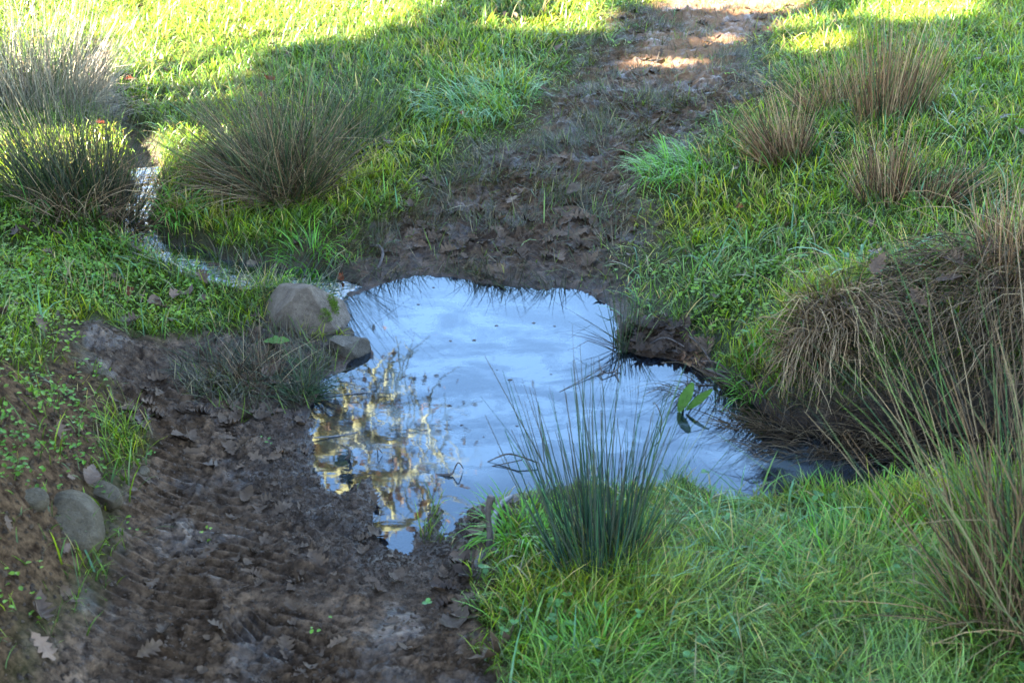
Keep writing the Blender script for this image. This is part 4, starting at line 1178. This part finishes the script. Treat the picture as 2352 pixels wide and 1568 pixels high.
def tube_mesh(name, specs, mat, org=(0, 0, 0)):
    me = bpy.data.meshes.new(name); V_ = []; F_ = []
    for pts, rad, *rest in specs:
        v, t = tube(pts, rad, rest[0] if rest else 7, .15, len(V_))
        b = len(V_); V_ += [tuple(Vector(q) - Vector(org)) for q in v]
        F_ += [tuple(b + i for i in (f if f[0] != f[3] else f[:3])) for f in t]
    me.from_pydata(V_, [], F_); me.update()
    me.polygons.foreach_set("use_smooth", [True] * len(me.polygons))
    me.materials.append(mat)
    return me

def up(px, py, z):       # a point z above the terrain seen here
    p = at(px, py); return Vector((p.x, p.y, max(p.z, 0) + z))

b_ = at(1128, 1268)
st = put("stick", tube_mesh("stick", [([b_ + Vector((0, 0, -.02)), b_ + Vector((-.003, .005, .05)), b_ + Vector((-.006, .012, .095)), b_ + Vector((.001, .016, .132))], [.0085, .0075, .0065, .0075])], M_STICK, b_), label="rough brown stick standing upright in the near shore", category="stick"); st.location = b_
a_ = up(1185, 1145, .01)
put("root", tube_mesh("root", [([up(1175, 1150, .012), up(1150, 1175, .02), up(1132, 1215, .022), up(1128, 1262, .012)], [.005, .007, .0075, .007])], M_ROOT), label="curved pale root curling behind the upright stick", category="root")
put("stick", tube_mesh("stick", [([up(1092, 1318, .006), up(1108, 1290, .016), up(1130, 1278, .018), up(1150, 1282, .01)], [.009, .009, .007, .006])], M_STICK), label="short bent black stick at the foot of the upright stick", category="stick")
put("driftwood", tube_mesh("driftwood", [([up(1470, 800, .008), up(1560, 815, .008), up(1620, 848, .006), up(1690, 882, .006)], [.003, .005, .005, .003])], M_STICK), label="thin dark branch along the waterline of the right shore", category="branch")
for i, (p0, p1, p2, lab) in enumerate([((1490, 800), (1530, 790), (1590, 815), "short dark twig across the leaves on the point"), ((1600, 840), (1650, 850), (1715, 900), "dark twig at the water edge right of the leafy point"),
        ((1560, 770), (1600, 800), (1640, 850), "twig sloping down from the grass to the right shore"), ((1640, 860), (1700, 880), (1760, 930), "lowest twig on the right shore before the tussock")]):
    put("twig", tube_mesh("twig", [([up(*p0, .012), up(*p1, .02), up(*p2, .01)], [.002, .003, .002], 5)], M_STICK), label=lab, category="twig")
p0 = up(800, 655 - 50, .0)
put("stick", tube_mesh("stick", [([up(850, 572, .01), up(872, 580, .022), up(880, 598, .02), up(868, 622, .008)], [.004, .005, .005, .004])], M_STICK), label="bent stick on the mud at the far left shore", category="stick")
put("stick", tube_mesh("stick", [([up(415, 835, .0), up(418, 842, .02), up(412, 850, .045)], [.0022, .002, .0012], 5)], M_STICK), label="short black twig standing in the mud on the left", category="stick")
# bits in the pool
def wp(px, py, z=0.0):
    q = at_h(px, py, z); return Vector((q[0], q[1], z))
def inpool(lab, specs, mat=M_STICK, name="twig", cat="twig"):
    put(name, tube_mesh(name, specs, mat), label=lab, category=cat)
inpool("bent black twig poking out of the pool near its lower middle", [([wp(1002, 1090, -.002), wp(1030, 1090, .004), wp(1040, 1086, .006)], [.003, .004, .003], 5), ([wp(1040, 1086, .006), wp(1052, 1062, .03), wp(1064, 1075, .004)], [.0018, .0018, .0012], 5)])
inpool("curved black stick rising from the mud at the left shore of the pool", [([wp(792, 1055, -.005), wp(803, 1045, .012), wp(800, 1030, .03), wp(787, 1022, .035)], [.004, .0035, .003, .002], 6)])
inpool("thin brown twig arching over the water left of the front rushes", [([wp(1120, 1060, .0), wp(1160, 1043, .018), wp(1190, 1046, .022), wp(1235, 1062, .01)], [.0012, .0022, .0022, .002], 5)])
inpool("thin straight twig under the arching twig by the front rushes", [([wp(1130, 1070, .0), wp(1165, 1063, .008), wp(1200, 1055, .02)], [.001, .0014, .0014], 5)])
inpool("tiny black twig bent like a hook in the lower left of the pool", [([wp(868, 1045, .0), wp(867, 1028, .022), wp(878, 1040, .004)], [.0012, .0012, .001], 5)])
inpool("tiny upright stub in the lower left of the pool", [([wp(902, 1058, -.002), wp(902, 1045, .018)], [.0014, .001], 5)])
inpool("black knotty twig in the water left of the leafy point", [([wp(1372, 862, .0), wp(1384, 858, .01), wp(1378, 840, .014)], [.002, .002, .0015], 5), ([wp(1384, 858, .01), wp(1412, 852, .006), wp(1425, 838, .012)], [.002, .002, .0015], 5), ([wp(1412, 852, .006), wp(1422, 875, .002)], [.002, .0016], 5)])
inpool("thin black twig with side buds rising beside the water plant", [([wp(1572, 905, .0), wp(1580, 885, .03), wp(1578, 860, .05)], [.0018, .0016, .001], 5), ([wp(1580, 885, .03), wp(1590, 868, .045)], [.0014, .0018], 5)])
inpool("floating brown reed piece near the right shore of the pool", [([wp(1608, 885, .001), wp(1640, 882, .002)], [.0025, .002], 5)], M_ROOT, "reed", "reed")
inpool("long dark reed lying on the water off the leafy point", [([wp(1285, 900, .0), wp(1340, 870, .004), wp(1400, 835, .010)], [.001, .0014, .0016], 5)], M_STICK, "reed", "reed")
inpool("dark twig lying in the water near the front grass", [([wp(1722, 1030, .001), wp(1740, 1048, .004), wp(1768, 1062, .001)], [.0014, .0018, .0012], 5)])
inpool("pale reed trailing on the water at the left shore", [([wp(735, 905, .006), wp(790, 905, .002), wp(845, 900, .002)], [.0014, .0014, .0016], 5)], M_ROOT, "reed", "reed")
inpool("second reed trailing on the water at the left shore below the first", [([wp(722, 1005, .006), wp(780, 1000, .001), wp(822, 992, .001)], [.0018, .0018, .0016], 5)], M_ROOT, "reed", "reed")
inpool("brown stem bending out of the water near the front rushes", [([wp(1516, 985, .0), wp(1520, 960, .03), wp(1508, 930, .06), wp(1500, 925, .055)], [.002, .0018, .0015, .0012], 5)])

# the water plant with its two broad leaves
wpl = wp(1568, 945)
root = empty("water_plant", wpl, label="water plant with two broad green leaves standing in the pool", category="plant")
def broad(P0, tip, width, name, parent, org):
    P0 = Vector(P0); tip = Vector(tip); ax = tip - P0; L = ax.length; ax.normalize()
    side = ax.cross(Vector((0, -.6, .8))).normalized(); nn = side.cross(ax)
    V_ = []; T_ = []
    for i in range(7):
        t = i / 6; w = width * (math.sin(math.pi * (t * .88 + .06)) ** .8)
        c = P0 + ax * L * t + nn * math.sin(t * 3) * .004 - Vector(org)
        V_ += [c - side * w + nn * .003, c, c + side * w + nn * .003]
        if i:
            b = (i - 1) * 3
            T_ += [(b, b + 1, b + 4), (b, b + 4, b + 3), (b + 1, b + 2, b + 5), (b + 1, b + 5, b + 4)]
    put(name, mesh_tris(name, np.array([tuple(v) for v in V_]), np.array(T_), None, M_GREENLEAF), parent)
broad(wpl + Vector((-.01, 0, .0)), wpl + Vector((.025, .02, .075)), .015, "leaf", root, wpl)
broad(wpl + Vector((.01, 0, .005)), wpl + Vector((.075, .012, .058)), .011, "leaf", root, wpl)

put("stem", tube_mesh("stem", [([wpl + Vector((.002, .004, -.03)), wpl + Vector((.001, .002, .012)), wpl + Vector((.012, .008, .045))], [.0028, .0024, .0014], 6)], M_GREENLEAF, wpl), root)
# crumbs floating on the pool
q = sample_poly(POOL, 48)
V_ = []; T_ = []; b = 0
for i, s in enumerate(q):
    r_ = random.uniform(.0015, .0045)
    if s[0] > 1.2: continue
    for k_ in range(6):
        a = k_ * 1.047 + random.uniform(-.2, .2); V_.append((s[0] + math.cos(a) * r_ * 1.8, s[1] + math.sin(a) * r_, .0006))
    V_.append((s[0], s[1], .0006 + r_ * .8))
    T_ += [(b + k_, b + (k_ + 1) % 6, b + 6) for k_ in range(6)]; b += 7
put("floating_debris", mesh_tris("floating_debris", np.array(V_), np.array(T_), None, M_STICK), kind="stuff", label="brown crumbs and buds floating on the pool", category="debris")

# mud crumbs
def crumbs(n, F, box, smin, smax, name, label, mat):
    x, y = scatter(n, box)
    m = rng.random(len(x)) < zone(F, x, y); x, y = x[m], y[m]; n = len(x)
    z = H(x, y)
    oc = np.array([[1, 0, 0], [0, 1, 0], [-1, 0, 0], [0, -1, 0], [0, 0, 1], [.6, .6, .6]])
    s = rng.uniform(smin, smax, n) ** 1.0
    V_ = np.stack([np.stack([x, y, z], 1) + (oc[k_] + rng.normal(0, .25, (n, 3))) * s[:, None] for k_ in range(5)], 1).reshape(-1, 3)
    t = np.array([(0, 1, 4), (1, 2, 4), (2, 3, 4), (3, 0, 4)])
    T_ = ((np.arange(n) * 5)[:, None, None] + t[None]).reshape(-1, 3)
    put(name, mesh_tris(name, V_, T_, None, mat, smooth=False), kind="stuff", label=label, category="mud")
M_CRUMB = mat_rock("mud_crumb", (.040, .024, .014), (.095, .060, .038), (.165, .108, .070), 1.0, .55)
crumbs(260000, np.clip(churn * (sd > -.02) * .9 + .20 * m_mud + .08 * m_path + .06 * m_pen, 0, 1) * (HG > -.004), (-1.7, 1.0, 1.4, 5.2), .0010, .0055, "mud_crumbs", "churned crumbs of wet mud at the near left shore", M_CRUMB)
crumbs(26000, np.clip(msk_soil * .8, 0, 1), (-2.2, -.6, 1.3, 4.0), .0015, .007, "soil_crumbs", "crumbs of dark earth on the left bank", mat_rock("soil_crumb", (.028, .015, .007), (.07, .042, .022), (.12, .078, .045), 1.0, .8))

# ------------------------------------------------------------------ trees outside the frame: mirrored ones, some added to darken the stream, others for the shade
def mir(px, py, Y):
    """the point at distance Y that the flat water mirrors to this place"""
    d = ray(px, py); t = Y / d[1]
    return Vector((d[0] * t, Y, -CAM_H - d[2] * t))
TY = 14.0
base = Vector((-5.4, TY, H(np.array([-5.4]), np.array([TY]))[0]))
oak = empty("bare_oak", base, label="bare oak with pale lichened limbs mirrored in the pool", category="tree")
top = mir(560, 1230, TY)
trunk_pts = [base + Vector((0, 0, -.2)), base + Vector((.1, 0, 2.2)), base + Vector((.5, .1, 4.6)), mir(470, 1010, TY), mir(560, 1100, TY), mir(640, 1300, TY)]
put("trunk", tube_mesh("trunk", [(trunk_pts, [.32, .26, .22, .19, .16, .10], 12)], M_BARK, base), oak)
def zD(zx, zy): return (689 + .183 * zx, 804 + .183 * zy)
limbs = []
def limb(pts, r0, r1, dy=0.0):
    P_ = [mir(*zD(a, b), TY + dy + random.uniform(-.25, .25)) for a, b in pts]
    n = len(P_); R_ = [r0 + (r1 - r0) * i / (n - 1) for i in range(n)]
    limbs.append((P_, R_))
limb([(-500, 1500), (100, 1250), (280, 1050), (350, 900), (500, 830), (450, 700), (300, 650), (200, 560)], .11, .03)
limb([(280, 1050), (480, 1010), (660, 980), (760, 900), (860, 800), (960, 650), (1060, 560), (1090, 400), (1100, 260), (1180, 130)], .11, .012)
limb([(100, 1250), (450, 1230), (660, 1170), (900, 1090), (1050, 1130), (1200, 1120), (1320, 1070), (1420, 1035), (1530, 970), (1560, 850), (1620, 750), (1640, 650)], .10, .010)
limb([(500, 830), (560, 760), (600, 600), (540, 500), (480, 350)], .05, .012)
limb([(700, 980), (760, 1150), (860, 1240), (1000, 1220)], .04, .015)
limb([(860, 800), (900, 620), (960, 480), (920, 250)], .04, .008)
limb([(1060, 560), (1080, 700), (1230, 800), (1240, 960), (1250, 1110)], .03, .02)
limb([(1090, 420), (1180, 400), (1240, 340), (1290, 360)], .03, .006)
limb([(1250, 1110), (1230, 1280), (1280, 1450), (1240, 1600), (1200, 1800)], .045, .02)
limb([(-300, 2600), (300, 2050), (700, 1650), (1000, 1600), (1400, 1540), (1560, 1420), (1700, 1480)], .12, .02)
limb([(700, 1650), (980, 1750), (1150, 1900), (1180, 2100)], .06, .02)
limb([(1400, 1540), (1480, 1700), (1600, 1800), (1620, 2050)], .04, .015)
limb([(-300, 2600), (400, 2500), (900, 2250), (1300, 2200), (1600, 2000)], .10, .02)
limb([(1530, 970), (1640, 1100), (1700, 1300), (1800, 1400)], .02, .008)
limb([(380, 870), (200, 800), (100, 700), (60, 500)], .07, .03)
limb([(100, 1250), (200, 1420), (420, 1500), (600, 1480), (700, 1380)], .09, .03)
for P_, R_ in limbs:
    put("limb", tube_mesh("limb", [(P_, R_, 7)], M_BARK, base), oak)
# twigs from every limb, joined
tw = []
for P_, R_ in limbs:
    for _ in range(16):
        i = random.randrange(1, len(P_)); t = random.random()
        p = P_[i - 1].lerp(P_[i], t)
        d = Vector((random.gauss(.25, .6), random.gauss(0, .5), random.gauss(-.1, .7))).normalized()
        L = random.uniform(.3, 1.0); pts = [p]
        for s in range(4):
            d = (d + Vector((random.gauss(0, .45), random.gauss(0, .3), random.gauss(0, .45)))).normalized(); pts.append(pts[-1] + d * L / 4)
        tw.append((pts, [.016, .012, .009, .006, .004], 4))
put("twigs", tube_mesh("twigs", tw, M_BARK, base), oak, kind="stuff")
# lingering leaves and the yellow foliage lower down
def foliage(name, parent, pts, size, cols, mat, org):
    pts = np.asarray(pts); n = len(pts)
    a = rng.normal(0, 1, (n, 3)); a /= np.linalg.norm(a, axis=1, keepdims=True)
    b = np.cross(a, rng.normal(0, 1, (n, 3))); b /= np.linalg.norm(b, axis=1, keepdims=True)
    s = (size * rng.uniform(.6, 1.3, n))[:, None]
    V_ = np.stack([pts - a * s, pts - b * s * .55, pts + a * s, pts + b * s * .55], 1).reshape(-1, 3) - np.array(org)
    q_ = np.arange(n * 4).reshape(-1, 4)
    C_ = np.repeat(cols[rng.integers(0, len(cols), n)] * rng.uniform(.7, 1.3, (n, 1)), 4, axis=0)
    return put(name, mesh_tris(name, V_, q_, C_, mat, smooth=False), parent, kind="stuff")
lp = []
for P_, R_ in limbs[4:]:
    for _ in range(28):
        i = random.randrange(1, len(P_)); p = P_[i - 1].lerp(P_[i], random.random())
        lp.append([p.x + random.gauss(.15, .3), p.y + random.gauss(0, .3), p.z + random.gauss(0, .35)])
foliage("dry_leaves", oak, lp, .06, np.array([[.30, .15, .09], [.22, .12, .08]]), M_CROWN, base)
yc = mir(318, 470, 13.0)
ylp = np.array(yc) + rng.normal(0, 1, (4200, 3)) * np.array([.42, .6, .42])
ytree = empty("yellow_tree", (yc.x - .3, 13.0, .5), label="small yellow-leaved tree mirrored in the stream at the upper left", category="tree")
ybase = Vector(ytree.location)
put("trunk", tube_mesh("trunk", [([ybase + Vector((0, 0, -.3)), ybase + Vector((.1, 0, 1.6)), Vector(yc) + Vector((0, 0, .3))], [.09, .07, .03], 8)], M_SHBARK, ybase), ytree)
foliage("crown", ytree, ylp, .07, np.array([[.55, .36, .06], [.60, .42, .09]]), M_CROWN, ybase)

for (px, py, Y, rx, rz, lab) in ((255, 455, 19.0, 1.2, 1.5, "dark evergreen tree added far across the field to darken the stream reflection"), (120, 430, 20.0, 1.6, 1.8, "second dark evergreen tree added far left to darken the stream reflection")):
    c_ = mir(px, py, Y); b = Vector((c_.x, Y, .4))  # added beyond the field so the stream mirrors something dark
    t_ = empty("evergreen_tree", b, label=lab, category="tree")
    put("trunk", tube_mesh("trunk", [([b + Vector((0, 0, -.4)), b + Vector((.1, 0, 2)), c_], [.2, .15, .06], 8)], M_SHBARK, b), t_)
    pts = np.array(c_) + rng.normal(0, 1, (9000, 3)) * np.array([rx * .6, .8, rz * .6]) - np.array([0, 0, .3])
    foliage("crown", t_, pts, .09, np.array([[.035, .055, .02], [.05, .07, .025], [.03, .045, .02]]), M_CROWN, b)

# unseen shade trees to the left, crowns shaped to cast the shadow outline
SUNLIT = np.vstack([[(-12, 4.6)], wpoly([(-300,430),(0,400),(120,385),(250,425),(335,420),(385,345),(455,300),(485,240),(505,180),(520,140),(560,114),(750,84),(880,52),(960,5)]), [(-.5, 8.4), (-.1, 10), (.3, 24), (-12, 24)]])
HOLES = [(1480,148,.20,.045),(1660,95,.14,.03),(1860,55,.24,.06),(1900,105,.26,.07),(2180,25,.35,.10),(1560,-5,.3,.08),(1750,15,.3,.08),(1150,60,.15,.06),(2100,15,.3,.08),(1280,60,.18,.08),(560,680,.05,.02),(1330,20,.2,.1)]  # crown gaps cut where sun flecks should land
hp = [(at(a, b), c, d) for a, b, c, d in HOLES]
nl = 112000
gx_ = rng.uniform(-4.8, 5.5, nl); gy_ = rng.uniform(-3.5, 12.5, nl)
sdl = poly_sd(gx_, gy_, SUNLIT)
edge_j = fbm(gx_, gy_, .35, 3, 201) * .05
keep = (sdl + edge_j) > .13
# leaves thinned toward the far side to let sun flecks through
thin = sstep(gy_ - .35 * gx_, 5.2, 7.5) * sstep(gx_, -2.2, .5)
keep &= rng.random(nl) > .35 * thin
far_gap = fbm(gx_, gy_, .5, 3, 202) > .55
keep &= ~(far_gap & (gy_ > 6.0) & (gx_ > -1))
for p, rx, ry in hp:
    keep &= (((gx_ - p.x) / rx) ** 2 + ((gy_ - p.y) / (ry * 3)) ** 2) > 1
gx_, gy_ = gx_[keep], gy_[keep]; n = len(gx_)
s_ = rng.uniform(8.5, 14.5, n)
S = np.array(SUN)
leafp = np.stack([gx_, gy_, np.full(n, .21)], 1) + S[None] * s_[:, None]
tr_y = [-3.2, .4, 3.2, 10.9]
own = np.argmin(np.abs(leafp[:, 1][:, None] - np.array([-3.2, .4, 4.0, 9.5])[None]), axis=1)
for i, ty in enumerate(tr_y):
    b = Vector((-9.3 - .5 * (i % 2), ty, .5))
    t_ = empty("evergreen_tree", b, label=["evergreen tree behind the camera on the left, casting the near shade", "second evergreen tree left of the pool outside the picture", "third evergreen tree left of the stream outside the picture", "farthest evergreen tree on the left at the edge of the sunny field"][i], category="tree")
    put("trunk", tube_mesh("trunk", [([b + Vector((0, 0, -.4)), b + Vector((.1, .1, 2)), b + Vector((.3, -.1, 4.2)), b + Vector((.5, 0, 6.5))], [.3, .25, .2, .1], 10)], M_SHBARK, b), t_)
    for k_ in range(6):
        a = k_ * 1.05; e = b + Vector((math.cos(a) * 2.2 + .6, math.sin(a) * 1.1, 5.2 + k_ * .25))
        s0 = b + Vector((.25, 0, 3.2 + .3 * k_))
        put("limb", tube_mesh("limb", [([s0, s0.lerp(e, .5) + Vector((0, 0, .4)), e], [.1, .07, .03], 6)], M_SHBARK, b), t_)
    pts = leafp[own == i]
    foliage("crown", t_, pts, .115, np.array([[.035, .055, .02], [.05, .07, .025], [.03, .045, .02]]), M_CROWN, b)

tot = sum(len(o.data.polygons) * (2 if len(o.data.polygons) and o.data.polygons[0].loop_total == 4 else 1) for o in bpy.data.objects if o.type == 'MESH')
print("TRIS about", tot, "objects", len(bpy.data.objects))
for o in sorted([o for o in bpy.data.objects if o.type == 'MESH'], key=lambda o: -len(o.data.polygons))[:14]: print(o.name, len(o.data.polygons))
